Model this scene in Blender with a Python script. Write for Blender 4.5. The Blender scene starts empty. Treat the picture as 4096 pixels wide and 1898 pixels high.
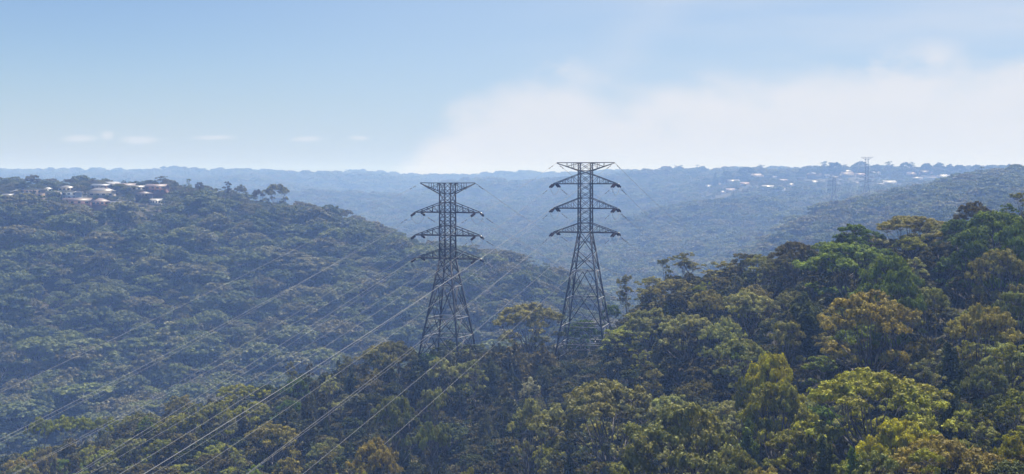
import bpy, math, random
import numpy as np
from mathutils import Vector, Matrix
rng = np.random.default_rng(7); random.seed(7)
S = bpy.context.scene
COL = S.collection
R_ = math.radians
F, YH = 5000.0, 725.0                      # focal length and eye-level row of the photograph, in its pixels

# ------------------------------------------------------------------ camera
cd = bpy.data.cameras.new("camera"); cam = bpy.data.objects.new("camera", cd); COL.objects.link(cam)
cd.sensor_width = 36; cd.lens = 36*F/4096; cd.clip_start = 0.5; cd.clip_end = 30000
cam.location = (0, 0, 0); cam.rotation_euler = (R_(90)-math.atan((949-YH)/F), 0, 0)
S.camera = cam

# ------------------------------------------------------------------ sun, sky, exposure
SUN_AZ, SUN_EL = R_(24), R_(64)
sd = bpy.data.lights.new("sun", 'SUN'); sd.energy = 4.9; sd.angle = R_(0.6); sd.color = (1.0, .945, .86)
sun = bpy.data.objects.new("sun", sd); COL.objects.link(sun)
sv = Vector((math.sin(SUN_AZ)*math.cos(SUN_EL), math.cos(SUN_AZ)*math.cos(SUN_EL), math.sin(SUN_EL)))
sun.rotation_euler = sv.to_track_quat('Z', 'Y').to_euler(); sun.location = (0, 0, 300)
W = bpy.data.worlds.new("World"); S.world = W; W.use_nodes = True
EXPOSURE = 0.95
S.view_settings.view_transform = 'Standard'; S.view_settings.look = 'None'
S.view_settings.exposure = EXPOSURE; S.view_settings.gamma = 1.0
try:
    S.cycles.use_denoising = True; S.cycles.denoiser = 'OPENIMAGEDENOISE'
    S.cycles.denoising_input_passes = 'RGB_ALBEDO_NORMAL'
except Exception: pass
S.cycles.max_bounces = 5; S.cycles.diffuse_bounces = 1; S.cycles.glossy_bounces = 1
S.cycles.transmission_bounces = 3; S.cycles.volume_bounces = 1
S.cycles.use_adaptive_sampling = False

class NT:
    def __init__(s, nt): s.nt = nt
    def n(s, t, **kw):
        nd = s.nt.nodes.new(t)
        for k, v in kw.items(): setattr(nd, k, v)
        return nd
    def l(s, a, b): s.nt.links.new(a, b)
    def m(s, op, a, b=None, c=None, clamp=False):
        nd = s.n('ShaderNodeMath', operation=op); nd.use_clamp = clamp
        for i, v in enumerate((a, b, c)):
            if v is None: continue
            if isinstance(v, (int, float)): nd.inputs[i].default_value = v
            else: s.l(v, nd.inputs[i])
        return nd.outputs[0]
    def mix(s, f, a, b, bt='MIX'):
        nd = s.n('ShaderNodeMix', data_type='RGBA', blend_type=bt)
        for i, v in ((0, f), (6, a), (7, b)):
            if isinstance(v, (int, float)): nd.inputs[i].default_value = v
            elif isinstance(v, tuple): nd.inputs[i].default_value = (*v[:3], 1)
            else: s.l(v, nd.inputs[i])
        return nd.outputs[2]
    def noise(s, vec, scale, detail=3, rough=.55, dims='3D'):
        nd = s.n('ShaderNodeTexNoise'); nd.inputs['Scale'].default_value = scale
        nd.inputs['Detail'].default_value = detail; nd.inputs['Roughness'].default_value = rough
        if vec is not None: s.l(vec, nd.inputs['Vector'])
        return nd.outputs[0]
    def smooth(s, v, lo, hi):
        nd = s.n('ShaderNodeMapRange', interpolation_type='SMOOTHSTEP'); nd.clamp = True
        s.l(v, nd.inputs[0]); nd.inputs[1].default_value = lo; nd.inputs[2].default_value = hi
        return nd.outputs[0]
    def ramp(s, v, pts, interp='LINEAR'):
        nd = s.n('ShaderNodeValToRGB'); s.l(v, nd.inputs[0]); e = nd.color_ramp; e.interpolation = interp
        while len(e.elements) < len(pts): e.elements.new(.5)
        for el, (p, c) in zip(e.elements, pts): el.position = p; el.color = (*c, 1) if len(c) == 3 else c
        return nd.outputs[0]

def build_world():
    nt = W.node_tree; nt.nodes.clear(); N = NT(nt)
    out = N.n('ShaderNodeOutputWorld'); bg = N.n('ShaderNodeBackground'); N.l(bg.outputs[0], out.inputs[0])
    sky = N.n('ShaderNodeTexSky', sky_type='NISHITA'); sky.sun_disc = False
    sky.sun_elevation = SUN_EL; sky.sun_rotation = SUN_AZ; sky.altitude = 100
    sky.air_density = 1.0; sky.dust_density = 0.15; sky.ozone_density = 2.5
    bg.inputs[1].default_value = 0.052
    tc = N.n('ShaderNodeTexCoord'); sep = N.n('ShaderNodeSeparateXYZ'); N.l(tc.outputs['Generated'], sep.inputs[0])
    x, y, z = sep.outputs
    ys = N.m('MAXIMUM', y, 0.05)
    u = N.m('DIVIDE', x, ys); v = N.m('DIVIDE', z, ys)
    front = N.smooth(y, 0.1, 0.45)
    cmb = N.n('ShaderNodeCombineXYZ'); N.l(u, cmb.inputs[0]); N.l(N.m('MULTIPLY', v, 1.7), cmb.inputs[1])
    P = cmb.outputs[0]
    n1 = N.noise(P, 7, 5, .55); n2 = N.noise(P, 22, 4, .6)
    cmb2 = N.n('ShaderNodeCombineXYZ'); N.l(N.m('MULTIPLY', u, .35), cmb2.inputs[0]); N.l(N.m('MULTIPLY', v, 2.0), cmb2.inputs[1])
    n3 = N.noise(cmb2.outputs[0], 9, 4, .5)
    # upper edge of the smoke bank against bearing
    t = N.m('DIVIDE', N.m('ADD', u, .5), 1.0, clamp=True)
    fc = N.n('ShaderNodeFloatCurve'); N.l(t, fc.inputs['Value'])
    cur = fc.mapping.curves[0]
    pts = [(-.5, -.04), (-.15, -.03), (-.09, .012), (-.065, .042), (-.045, .062), (-.02, .076), (.005, .085), (.04, .086), (.085, .078), (.13, .076), (.19, .085), (.25, .096), (.32, .101), (.42, .105), (.5, .105)]
    cur.points[0].location = (pts[0][0]+.5, pts[0][1]*2+.3); cur.points[1].location = (pts[-1][0]+.5, pts[-1][1]*2+.3)
    for a, b in pts[1:-1]: cur.points.new(a+.5, b*2.0+.3)
    fc.mapping.update()
    vt = N.m('DIVIDE', N.m('SUBTRACT', fc.outputs[0], .3), 2.0)
    vt2 = N.m('ADD', vt, N.m('ADD', N.m('MULTIPLY', N.m('SUBTRACT', n1, .5), .075), N.m('MULTIPLY', N.m('SUBTRACT', n2, .5), .03)))
    vo = N.n('ShaderNodeTexVoronoi', feature='SMOOTH_F1'); vo.inputs['Scale'].default_value = 17; vo.inputs['Smoothness'].default_value = .6
    wp = N.n('ShaderNodeVectorMath', operation='MULTIPLY_ADD'); N.l(n2, wp.inputs[0]); wp.inputs[1].default_value = (.06, .06, .06); N.l(P, wp.inputs[2]); N.l(wp.outputs[0], vo.inputs['Vector'])
    vt2 = N.m('ADD', vt2, N.m('MULTIPLY', N.m('SUBTRACT', .38, vo.outputs['Distance']), .034))
    d = N.m('SUBTRACT', vt2, v)
    bank = N.m('MULTIPLY', N.smooth(d, -.012, .028), N.m('ADD', .62, N.m('MULTIPLY', N.m('ADD', n1, n2), .32)), clamp=True)
    veil = N.m('MULTIPLY', N.smooth(N.m('SUBTRACT', N.m('ADD', u, N.m('MULTIPLY', n3, .25)), N.m('MULTIPLY', v, -.3)), .12, .42), N.smooth(n3, .3, .75))
    band = N.m('MULTIPLY', N.smooth(N.m('SUBTRACT', .025, N.m('ABSOLUTE', N.m('SUBTRACT', v, N.m('ADD', .052, N.m('MULTIPLY', u, .05))))), 0, .03), N.smooth(N.m('ADD', u, N.m('MULTIPLY', N.m('SUBTRACT', n1, .5), .3)), .05, .2))
    low = N.smooth(v, .115, -.01)
    pl = N.m('ABSOLUTE', N.m('SUBTRACT', N.m('ADD', v, N.m('MULTIPLY', N.m('SUBTRACT', n1, .5), .09)), N.m('ADD', .07, N.m('MULTIPLY', N.m('SUBTRACT', u, .04), .75))))
    plume = N.m('MULTIPLY', N.smooth(N.m('SUBTRACT', .04, pl), 0, .045), N.smooth(u, .02, .09))
    east = N.smooth(u, -.38, .1)
    # small thin clouds low on the left
    cs = None
    for cu, cv, w, h in ((-.345, .034, .016, .0032), (-.323, .036, .006, .0042), (-.297, .0325, .017, .0038), (-.238, .035, .019, .0020), (-.164, .0335, .014, .0026), (-.122, .0345, .009, .0018)):
        a = N.m('DIVIDE', N.m('SUBTRACT', u, cu), w); b = N.m('DIVIDE', N.m('SUBTRACT', v, N.m('ADD', N.m('MULTIPLY', N.m('SUBTRACT', n2, .5), .005), cv)), h)
        r = N.m('SUBTRACT', 1.0, N.m('ADD', N.m('MULTIPLY', a, a), N.m('MULTIPLY', b, b)))
        g = N.smooth(r, -.3, 1.1)
        cs = g if cs is None else N.m('MAXIMUM', cs, g)
    # thin high haze whitening of the whole low sky, then the smoke
    c = N.mix(N.m('MULTIPLY', N.m('MULTIPLY', low, LOWW), front), N.mix(1.0, sky.outputs[0], (.79, .85, 1.0), 'MULTIPLY'), LOWC)
    c = N.mix(N.m('MULTIPLY', N.m('MULTIPLY', east, .48), front), c, (5.3, 6.7, 8.7))
    c = N.mix(N.m('MULTIPLY', N.m('MULTIPLY', plume, .16), front), c, SMOKEC)
    c = N.mix(N.m('MULTIPLY', N.m('MULTIPLY', veil, .5), front), c, SMOKEC)
    c = N.mix(N.m('MULTIPLY', N.m('MULTIPLY', bank, .92), front), c, SMOKEC)
    c = N.mix(N.m('MULTIPLY', N.m('MULTIPLY', band, .35), front), c, BANDC)
    c = N.mix(N.m('MULTIPLY', N.m('MULTIPLY', cs, .5), front), c, BANDC)
    N.l(c, bg.inputs[0])
LOWW, LOWC = .62, (4.4, 5.45, 7.2)
SMOKEC = (7.7, 7.95, 8.6)
BANDC = (8.0, 8.2, 8.8)
build_world()

# ------------------------------------------------------------------ helpers
def tag(o, label=None, cat=None, group=None, kind=None):
    if label: o['label'] = label
    if cat: o['category'] = cat
    if group: o['group'] = group
    if kind: o['kind'] = kind
    return o
def link(name, me, parent=None, loc=None, rot=None):
    o = bpy.data.objects.new(name, me); COL.objects.link(o)
    if parent: o.parent = parent
    if loc is not None: o.location = loc
    if rot is not None: o.rotation_euler = rot
    return o
def empty(name, loc, rz=0):
    o = bpy.data.objects.new(name, None); COL.objects.link(o); o.location = loc; o.rotation_euler = (0, 0, rz)
    o.empty_display_size = .5
    return o
class MB:
    """collects vertices and polygons, several materials allowed"""
    def __init__(s): s.v = []; s.f = []; s.mi = []; s.n = 0; s.attr = []
    def add(s, V, Fc, mi=0, a=None):
        V = np.asarray(V, float).reshape(-1, 3); s.v.append(V); 
        Fc = [tuple(int(i)+s.n for i in q) for q in Fc] if not isinstance(Fc, np.ndarray) else Fc+s.n
        s.f.append(Fc); s.mi.append((len(Fc), mi)); s.n += len(V)
        s.attr.append(np.full(len(V), 0.) if a is None else np.asarray(a, float))
    def bar(s, p, q, w, mi=0, w2=None, sides=4):
        p = np.asarray(p, float); q = np.asarray(q, float); d = q-p; L = np.linalg.norm(d)
        if L < 1e-6: return
        d /= L; up = np.array([0, 0, 1.]) if abs(d[2]) < .95 else np.array([1., 0, 0])
        a = np.cross(d, up); a /= np.linalg.norm(a); b = np.cross(a, d)
        w2 = w if w2 is None else w2
        ang = np.arange(sides)*2*math.pi/sides + math.pi/4
        ring = np.cos(ang)[:, None]*a + np.sin(ang)[:, None]*b
        k = .5 if sides > 4 else .7071
        V = np.vstack([p+ring*w*k, q+ring*w2*k])
        Fc = [(i, (i+1) % sides, sides+(i+1) % sides, sides+i) for i in range(sides)]
        Fc += [tuple(range(sides-1, -1, -1)), tuple(range(sides, 2*sides))]
        s.add(V, Fc, mi)
    def box(s, lo, hi, mi=0):
        x0, y0, z0 = lo; x1, y1, z1 = hi
        V = [(x0, y0, z0), (x1, y0, z0), (x1, y1, z0), (x0, y1, z0), (x0, y0, z1), (x1, y0, z1), (x1, y1, z1), (x0, y1, z1)]
        s.add(V, [(3, 2, 1, 0), (4, 5, 6, 7), (0, 1, 5, 4), (1, 2, 6, 5), (2, 3, 7, 6), (3, 0, 4, 7)], mi)
    def tube(s, pts, rad, sides=5, mi=0):
        pts = np.asarray(pts, float); n = len(pts); rad = np.broadcast_to(rad, n)
        t = np.gradient(pts, axis=0); t /= np.linalg.norm(t, axis=1)[:, None]+1e-9
        up = np.array([0.02, 0.01, 1.]); up = up if abs(t[0]@up) < .9 else np.array([1., .03, 0])
        a = np.cross(t, up); a /= np.linalg.norm(a, axis=1)[:, None]+1e-9; b = np.cross(a, t)
        ang = np.arange(sides)*2*math.pi/sides
        V = pts[:, None]+(np.cos(ang)[None, :, None]*a[:, None]+np.sin(ang)[None, :, None]*b[:, None])*rad[:, None, None]
        Fc = [(i*sides+j, i*sides+(j+1) % sides, (i+1)*sides+(j+1) % sides, (i+1)*sides+j) for i in range(n-1) for j in range(sides)]
        Fc += [tuple(range(sides-1, -1, -1)), tuple((n-1)*sides+j for j in range(sides))]
        s.add(V.reshape(-1, 3), Fc, mi)
    def mesh(s, name, mats, smooth=False):
        me = bpy.data.meshes.new(name)
        V = np.vstack(s.v)
        polys = []
        loops = []; starts = []; tot = 0
        for Fc in s.f:
            if isinstance(Fc, np.ndarray):
                k = Fc.shape[1]; loops.append(Fc.ravel()); starts.append(tot+np.arange(len(Fc))*k); tot += Fc.size
            else:
                st = []
                for q in Fc: st.append(tot); tot += len(q)
                loops.append(np.array([i for q in Fc for i in q])); starts.append(np.array(st))
        loops = np.concatenate(loops); starts = np.concatenate(starts)
        me.vertices.add(len(V)); me.vertices.foreach_set('co', V.ravel())
        me.loops.add(len(loops)); me.loops.foreach_set('vertex_index', loops.astype(np.int32))
        me.polygons.add(len(starts)); me.polygons.foreach_set('loop_start', starts.astype(np.int32))
        mats = mats if isinstance(mats, (list, tuple)) else [mats]
        for m in mats: me.materials.append(m)
        if len(mats) > 1:
            me.polygons.foreach_set('material_index', np.concatenate([np.full(n, i) for n, i in s.mi]).astype(np.int32))
        me.update(calc_edges=True); me.validate()
        if smooth: me.polygons.foreach_set('use_smooth', np.ones(len(me.polygons), bool))
        A = np.concatenate(s.attr)
        if A.any():
            at = me.attributes.new('tip', 'FLOAT', 'POINT'); at.data.foreach_set('value', A.astype(np.float32))
        return me
    def build(s, name, mats, parent=None, loc=None, rot=None, smooth=False):
        return link(name, s.mesh(name, mats, smooth), parent, loc, rot)

def material(name):
    m = bpy.data.materials.new(name); m.use_nodes = True; m.node_tree.nodes.clear(); N = NT(m.node_tree)
    out = N.n('ShaderNodeOutputMaterial')
    return m, N, out
def simple_mat(name, col, rough=.7, metal=0, nscale=3., namp=.25, spec=.5):
    m, N, out = material(name); b = N.n('ShaderNodeBsdfPrincipled'); N.l(b.outputs[0], out.inputs[0])
    tc = N.n('ShaderNodeTexCoord'); nz = N.noise(tc.outputs['Object'], nscale, 4, .6)
    lo = tuple(c*(1-namp) for c in col); hi = tuple(min(1, c*(1+namp)) for c in col)
    N.l(N.ramp(nz, [(.3, lo), (.7, hi)]), b.inputs['Base Color'])
    b.inputs['Roughness'].default_value = rough; b.inputs['Metallic'].default_value = metal
    b.inputs['Specular IOR Level'].default_value = spec
    return m

# ------------------------------------------------------------------ projection and the lie of the land
PITCH = math.atan((949-YH)/F)
def proj(P):
    P = np.atleast_2d(P); x, y, z = P.T; c, s = math.cos(PITCH), math.sin(PITCH)
    d = y*c-z*s; u = y*s+z*c
    return np.stack([2048+F*x/d, 949-F*u/d], 1)
def zrow(py, D): return -(py-YH)/F*D
def xcol(px, D): return (px-2048)/F*D

COLS = {  # bearing (as photograph column): (forward distance, ground height) pairs; eye level is 0
 -700: [(0,-8),(60,-45),(150,-70),(320,-95),(400,-120),(520,-140),(560,-134),(700,-78),(800,-36),(850,-24),(900,-15),(1000,-8),(1100,-25),(1400,-90),(2200,-100),(3000,-40),(3800,0),(4500,19),(4700,14),(5300,-20)],
 0: [(0,-8),(60,-40),(100,-52),(200,-73),(320,-88),(350,-89),(390,-100),(430,-115),(500,-136),(560,-133),(700,-77),(800,-34),(850,-22),(900,-13.5),(950,-8.5),(1010,-6.5),(1100,-20),(1400,-90),(2200,-100),(3000,-40),(3800,0),(4500,20),(4700,14),(5300,-20)],
 400: [(0,-8),(60,-38),(100,-50),(200,-68),(300,-79),(355,-82),(400,-95),(430,-107),(500,-134),(560,-132),(700,-84),(800,-36),(850,-24),(900,-13.5),(950,-8),(1010,-6.5),(1100,-22),(1400,-95),(2200,-100),(3000,-40),(3800,0),(4500,20),(4700,14),(5300,-20)],
 700: [(0,-8),(60,-37),(100,-48),(200,-66),(260,-73),(370,-77),(430,-105),(500,-130),(560,-130),(700,-92),(800,-48),(830,-38),(900,-19),(960,-12),(1010,-12),(1100,-35),(1300,-90),(2200,-100),(3000,-42),(3800,0),(4500,20),(4700,14),(5300,-20)],
 1100: [(0,-8),(60,-36),(100,-47),(200,-64),(260,-71),(360,-69),(430,-100),(500,-128),(560,-130),(700,-98),(830,-48),(880,-31),(920,-25),(960,-27),(1060,-50),(1300,-100),(2200,-100),(2800,-48),(3400,-15),(3900,0),(4500,14),(4700,8),(5300,-20)],
 1400: [(0,-8),(60,-36),(100,-47),(200,-63),(250,-68),(310,-65),(365,-62),(430,-95),(500,-125),(560,-130),(700,-106),(800,-69),(870,-45),(900,-40),(940,-42),(1050,-70),(1200,-110),(2200,-90),(2700,-54),(2850,-47),(3050,-72),(3600,-45),(4000,-5),(4500,10),(4700,4),(5300,-20)],
 1600: [(0,-8),(60,-36),(100,-47),(200,-63),(250,-70),(310,-64),(365,-59),(430,-90),(500,-122),(560,-130),(700,-110),(800,-74),(850,-58),(880,-53),(930,-57),(1200,-115),(2200,-92),(2700,-52),(2850,-42),(3050,-70),(3600,-45),(4000,-5),(4500,9),(4700,4),(5300,-20)],
 1800: [(0,-8),(60,-36),(100,-47),(200,-62),(250,-70),(310,-64),(370,-57),(420,-75),(500,-120),(560,-128),(700,-111),(790,-72),(845,-60),(890,-64),(1200,-115),(1700,-110),(2200,-95),(2700,-62),(3100,-42),(3250,-34),(3450,-55),(3800,-60),(4150,-25),(4500,9),(4700,4),(5300,-20)],
 2000: [(0,-8),(60,-36),(100,-46),(200,-61),(250,-66),(310,-61),(375,-55),(420,-72),(500,-115),(560,-125),(700,-112),(780,-73),(830,-62),(880,-68),(1100,-110),(1700,-108),(2200,-90),(2700,-55),(3100,-26),(3300,-16),(3480,-38),(3800,-50),(4150,-20),(4500,9),(4700,4),(5300,-20)],
 2300: [(0,-8),(60,-35),(100,-45),(200,-60),(250,-64),(300,-60),(380,-55),(430,-72),(500,-110),(560,-122),(700,-108),(760,-83),(800,-76),(850,-83),(1000,-112),(1300,-118),(1600,-105),(2200,-82),(2700,-45),(3100,-8),(3300,2),(3480,-20),(3800,-35),(4150,-12),(4500,12),(4700,6),(5300,-20)],
 2500: [(0,-8),(60,-34),(100,-43),(170,-55),(250,-55),(300,-49),(350,-44),(390,-48),(500,-100),(700,-122),(800,-100),(900,-112),(1100,-125),(1500,-112),(1700,-100),(1880,-78),(1960,-76),(2120,-92),(2400,-72),(2700,-36),(3300,13),(3600,12),(4500,14),(4700,6),(5300,-20)],
 2700: [(0,-8),(60,-32),(100,-41),(170,-52),(200,-53),(250,-48),(320,-34),(350,-33),(400,-48),(500,-95),(800,-125),(1000,-122),(1500,-105),(1700,-88),(1950,-50),(2060,-47),(2200,-66),(2450,-50),(2700,-20),(3300,12),(3600,10),(4500,10),(5300,-20)],
 3000: [(0,-8),(60,-30),(100,-39),(150,-47),(200,-48),(250,-42),(300,-31),(330,-30),(400,-50),(500,-92),(900,-114),(1080,-88),(1150,-78),(1250,-88),(1400,-97),(1700,-78),(1950,-38),(2060,-35),(2150,-44),(2230,-28),(2300,-17),(2450,-5),(2600,0),(2750,8),(3100,4),(4500,-5),(5300,-20)],
 3243: [(0,-8),(60,-28),(100,-36),(150,-45),(200,-43),(240,-32),(285,-24),(315,-25),(400,-50),(600,-108),(900,-95),(1100,-62),(1250,-40),(1330,-44),(1500,-66),(1760,-60),(2000,-45),(2200,-26),(2350,-12),(2600,5),(2750,10),(3100,4),(4500,-5),(5300,-20)],
 3335: [(0,-8),(60,-28),(100,-35),(140,-43),(190,-42),(230,-31),(275,-22),(305,-23),(400,-45),(600,-100),(900,-85),(1100,-57),(1280,-37),(1360,-40),(1500,-58),(1760,-54),(2000,-42),(2200,-26),(2350,-12),(2600,6),(2750,11),(3100,4),(4500,-5),(5300,-20)],
 3465: [(0,-8),(60,-28),(100,-35),(130,-43),(190,-42),(230,-31),(272,-21),(300,-22),(400,-42),(600,-92),(900,-80),(1100,-54),(1300,-31),(1400,-36),(1500,-40),(1660,-30),(1800,-36),(2000,-40),(2200,-26),(2350,-10),(2600,7),(2750,11),(3100,4),(4500,-5),(5300,-20)],
 3700: [(0,-8),(60,-27),(100,-34),(130,-42),(190,-39),(230,-29),(265,-19),(290,-19),(400,-40),(600,-80),(900,-55),(1150,-32),(1350,-15),(1430,-18),(1700,-30),(2000,-26),(2200,-18),(2400,-4),(2600,6),(2750,11),(3100,4),(4500,-5),(5300,-20)],
 4096: [(0,-8),(60,-24),(110,-36),(190,-35),(230,-26),(262,-16.5),(300,-16),(400,-35),(600,-60),(1000,-30),(1400,0),(1480,-1),(1700,-14),(2000,-10),(2300,-2),(2500,8),(2650,6),(2750,10),(3100,4),(4500,-5),(5300,-20)],
 4800: [(0,-8),(60,-22),(110,-32),(190,-28),(250,-14),(300,-12),(400,-30),(600,-45),(1000,-20),(1400,12),(1700,5),(2000,5),(2500,12),(2750,20),(3100,4),(4500,-5),(5300,-20)],
}
PXG = np.linspace(-700, 4800, 441)
LDG = np.linspace(math.log(25), math.log(5400), 520)
def _land():
    keys = sorted(COLS); D = np.exp(LDG)
    rows = np.array([np.interp(D, [p[0] for p in COLS[k]], [p[1] for p in COLS[k]]) for k in keys])
    G = np.array([np.interp(PXG, keys, rows[:, j]) for j in range(len(D))]).T
    def gs(A, sig, ax):
        r = int(sig*3); k = np.exp(-.5*(np.arange(-r, r+1)/sig)**2); k /= k.sum()
        return np.apply_along_axis(lambda v: np.convolve(np.pad(v, r, mode='edge'), k, mode='valid'), ax, A)
    G = gs(G, 7, 0); G = gs(G, 1.6, 1)
    return G
GRID = _land()
_ph = rng.uniform(0, 6.28, (24, 2)); _an = rng.uniform(0, 3.14159, 24)
def bumps(x, y, amp_by_d=True):
    r = np.hypot(x, y); z = np.zeros_like(r)
    for k in range(24):
        wl = 70*1.23**k
        c, s = math.cos(_an[k]), math.sin(_an[k])
        q = np.sin((x*c+y*s)*6.283/wl+_ph[k, 0])*np.sin((y*c-x*s)*6.283/(wl*1.3)+_ph[k, 1])
        z += q*wl*.0065*np.clip((r-1.6*wl)/(3*wl), 0, 1)*(wl < 1400)
    return z
def ground(x, y):
    x = np.atleast_1d(np.asarray(x, float)); y = np.atleast_1d(np.asarray(y, float))
    r = np.hypot(x, y); th = np.clip(np.arctan2(x, y), -R_(28.6), R_(28.6))
    D = np.maximum(r*np.cos(th), 1); px = 2048+F*np.tan(th)
    fi = np.clip((px-PXG[0])/(PXG[1]-PXG[0]), 0, len(PXG)-1.001); fj = np.clip((np.log(D)-LDG[0])/(LDG[1]-LDG[0]), 0, len(LDG)-1.001)
    i = fi.astype(int); j = fj.astype(int); a = fi-i; b = fj-j
    z = GRID[i, j]*(1-a)*(1-b)+GRID[i+1, j]*a*(1-b)+GRID[i, j+1]*(1-a)*b+GRID[i+1, j+1]*a*b
    z = np.where(D < 25, -8+(z+8)*np.clip(D/25, 0, 1), z)
    return z+bumps(x, y)*np.clip((r-900)/900, .0, 1)
def g1(x, y): return float(ground(x, y)[0])
def solveD(px, py, d0, d1):
    D = np.linspace(d0, d1, 160); z = ground(xcol(px, D), D); e = z-zrow(py, D)
    k = np.where(e[:-1]*e[1:] <= 0)[0]
    return float(D[k[0]]) if len(k) else float(D[np.argmin(abs(e))])

def mat_ground():
    m, N, out = material('forest_floor'); b = N.n('ShaderNodeBsdfPrincipled'); N.l(b.outputs[0], out.inputs[0])
    tc = N.n('ShaderNodeTexCoord'); P = tc.outputs['Object']
    a = N.noise(P, .05, 5, .6); c = N.noise(P, .9, 4, .65); s = N.noise(P, .16, 4, .6)
    base = N.ramp(a, [(.35, (.035, .04, .024)), (.6, (.06, .055, .035))])
    base = N.mix(N.m('MULTIPLY', N.smooth(c, .45, .7), .5), base, (.11, .085, .06))
    base = N.mix(N.m('MULTIPLY', N.smooth(s, .62, .72), .6), base, (.17, .125, .10))
    N.l(base, b.inputs['Base Color']); b.inputs['Roughness'].default_value = .95
    b.inputs['Specular IOR Level'].default_value = .1
    bm = N.n('ShaderNodeBump'); bm.inputs['Strength'].default_value = .6; bm.inputs['Distance'].default_value = .5
    N.l(c, bm.inputs['Height']); N.l(bm.outputs[0], b.inputs['Normal'])
    return m
def build_ground():
    th = np.concatenate([np.linspace(-180, -34, 40), np.linspace(-32, 32, 300), np.linspace(34, 180, 40)[:-1]])
    th = np.radians(th); r = np.concatenate([[0.0], np.exp(np.linspace(math.log(6), math.log(5250), 300))])
    T, Rr = np.meshgrid(th, r[1:], indexing='ij'); X = Rr*np.sin(T); Y = Rr*np.cos(T); Z = ground(X.ravel(), Y.ravel()).reshape(X.shape)
    V = np.stack([X, Y, Z], -1).reshape(-1, 3); nt_, nr = T.shape
    V = np.vstack([V, [0, 0, -8]])
    i, j = np.meshgrid(np.arange(nt_), np.arange(nr-1), indexing='ij'); i2 = (i+1) % nt_
    Q = np.stack([i*nr+j, i*nr+j+1, i2*nr+j+1, i2*nr+j], -1).reshape(-1, 4)
    mb = MB(); mb.add(V, Q); ii = np.arange(nt_)
    mb.f.append(np.stack([np.full(nt_, nt_*nr), ii*nr, ((ii+1) % nt_)*nr], 1)); mb.mi.append((nt_, 0))
    o = mb.build('ground', mat_ground(), smooth=True); tag(o, kind='structure')
build_ground()

# ------------------------------------------------------------------ foliage and bark
def mat_leaf(name, stuff=False, tones=None, tipc=(.18, .142, .055)):
    m, N, out = material(name)
    oi = N.n('ShaderNodeObjectInfo'); tc = N.n('ShaderNodeTexCoord'); geo = N.n('ShaderNodeNewGeometry')
    LO_, HI_ = ((1.05, 1.08, 1.15), (1.75, 1.75, 1.6)) if tones else ((1.1, 1.1, .85), (3.2, 3.2, 2.2))
    if tones: base = N.ramp(oi.outputs['Random'], tones, 'CONSTANT')
    else: base = oi.outputs['Color']
    fine = N.noise(tc.outputs['Object'], 1.1, 3, .6); fine2 = N.noise(tc.outputs['Object'], .28, 2, .5)
    base = N.mix(N.smooth(fine, .3, .7), N.mix(1.0, base, LO_, 'MULTIPLY'), N.mix(1.0, base, HI_, 'MULTIPLY'))
    base = N.mix(N.m('MULTIPLY', N.smooth(fine2, .42, .62), .6), base, N.mix(1.0, base, (1.16, 1.03, .82), 'MULTIPLY'))
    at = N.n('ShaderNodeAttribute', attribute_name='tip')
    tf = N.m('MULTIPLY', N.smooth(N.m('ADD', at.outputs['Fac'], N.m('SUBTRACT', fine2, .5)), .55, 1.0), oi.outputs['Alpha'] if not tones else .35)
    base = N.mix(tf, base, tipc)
    dif = N.n('ShaderNodeBsdfDiffuse'); trn = N.n('ShaderNodeBsdfTranslucent'); gl = N.n('ShaderNodeBsdfGlossy'); gl.inputs['Roughness'].default_value = .55
    N.l(base, dif.inputs[0]); N.l(N.mix(1.0, base, (1.5, 1.45, .7), 'MULTIPLY'), trn.inputs[0]); gl.inputs[0].default_value = (.8, .85, .9, 1)
    s1 = N.n('ShaderNodeMixShader'); s1.inputs[0].default_value = .20; N.l(dif.outputs[0], s1.inputs[1]); N.l(trn.outputs[0], s1.inputs[2])
    s2 = N.n('ShaderNodeMixShader'); s2.inputs[0].default_value = .01; N.l(s1.outputs[0], s2.inputs[1]); N.l(gl.outputs[0], s2.inputs[2])
    N.l(s2.outputs[0], out.inputs[0])
    return m
def mat_bark():
    m, N, out = material('bark'); b = N.n('ShaderNodeBsdfPrincipled'); N.l(b.outputs[0], out.inputs[0])
    tc = N.n('ShaderNodeTexCoord'); oi = N.n('ShaderNodeObjectInfo')
    mp = N.n('ShaderNodeMapping'); mp.inputs['Scale'].default_value = (1, 1, .25); N.l(tc.outputs['Object'], mp.inputs[0])
    nz = N.noise(mp.outputs[0], 1.3, 4, .6)
    c = N.ramp(nz, [(.35, (.05, .042, .036)), (.52, (.12, .105, .095)), (.62, (.36, .33, .30))])
    N.l(c, b.inputs['Base Color']); b.inputs['Roughness'].default_value = .85
    return m
BARK = mat_bark()
PALEBARK = simple_mat('pale_dead_wood', (.34, .32, .30), .8, 0, 1.5, .3)
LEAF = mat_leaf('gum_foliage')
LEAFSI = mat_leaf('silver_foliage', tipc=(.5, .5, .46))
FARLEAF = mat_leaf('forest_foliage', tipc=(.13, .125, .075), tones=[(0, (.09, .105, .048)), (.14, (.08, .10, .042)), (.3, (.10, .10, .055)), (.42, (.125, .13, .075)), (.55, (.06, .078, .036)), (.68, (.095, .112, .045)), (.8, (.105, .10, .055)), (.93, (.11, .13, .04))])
UNDERLEAF = mat_leaf('undergrowth_foliage', tones=[(0, (.042, .048, .018)), (.25, (.06, .056, .02)), (.5, (.038, .05, .015)), (.7, (.075, .068, .026)), (.88, (.095, .098, .05))])

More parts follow.
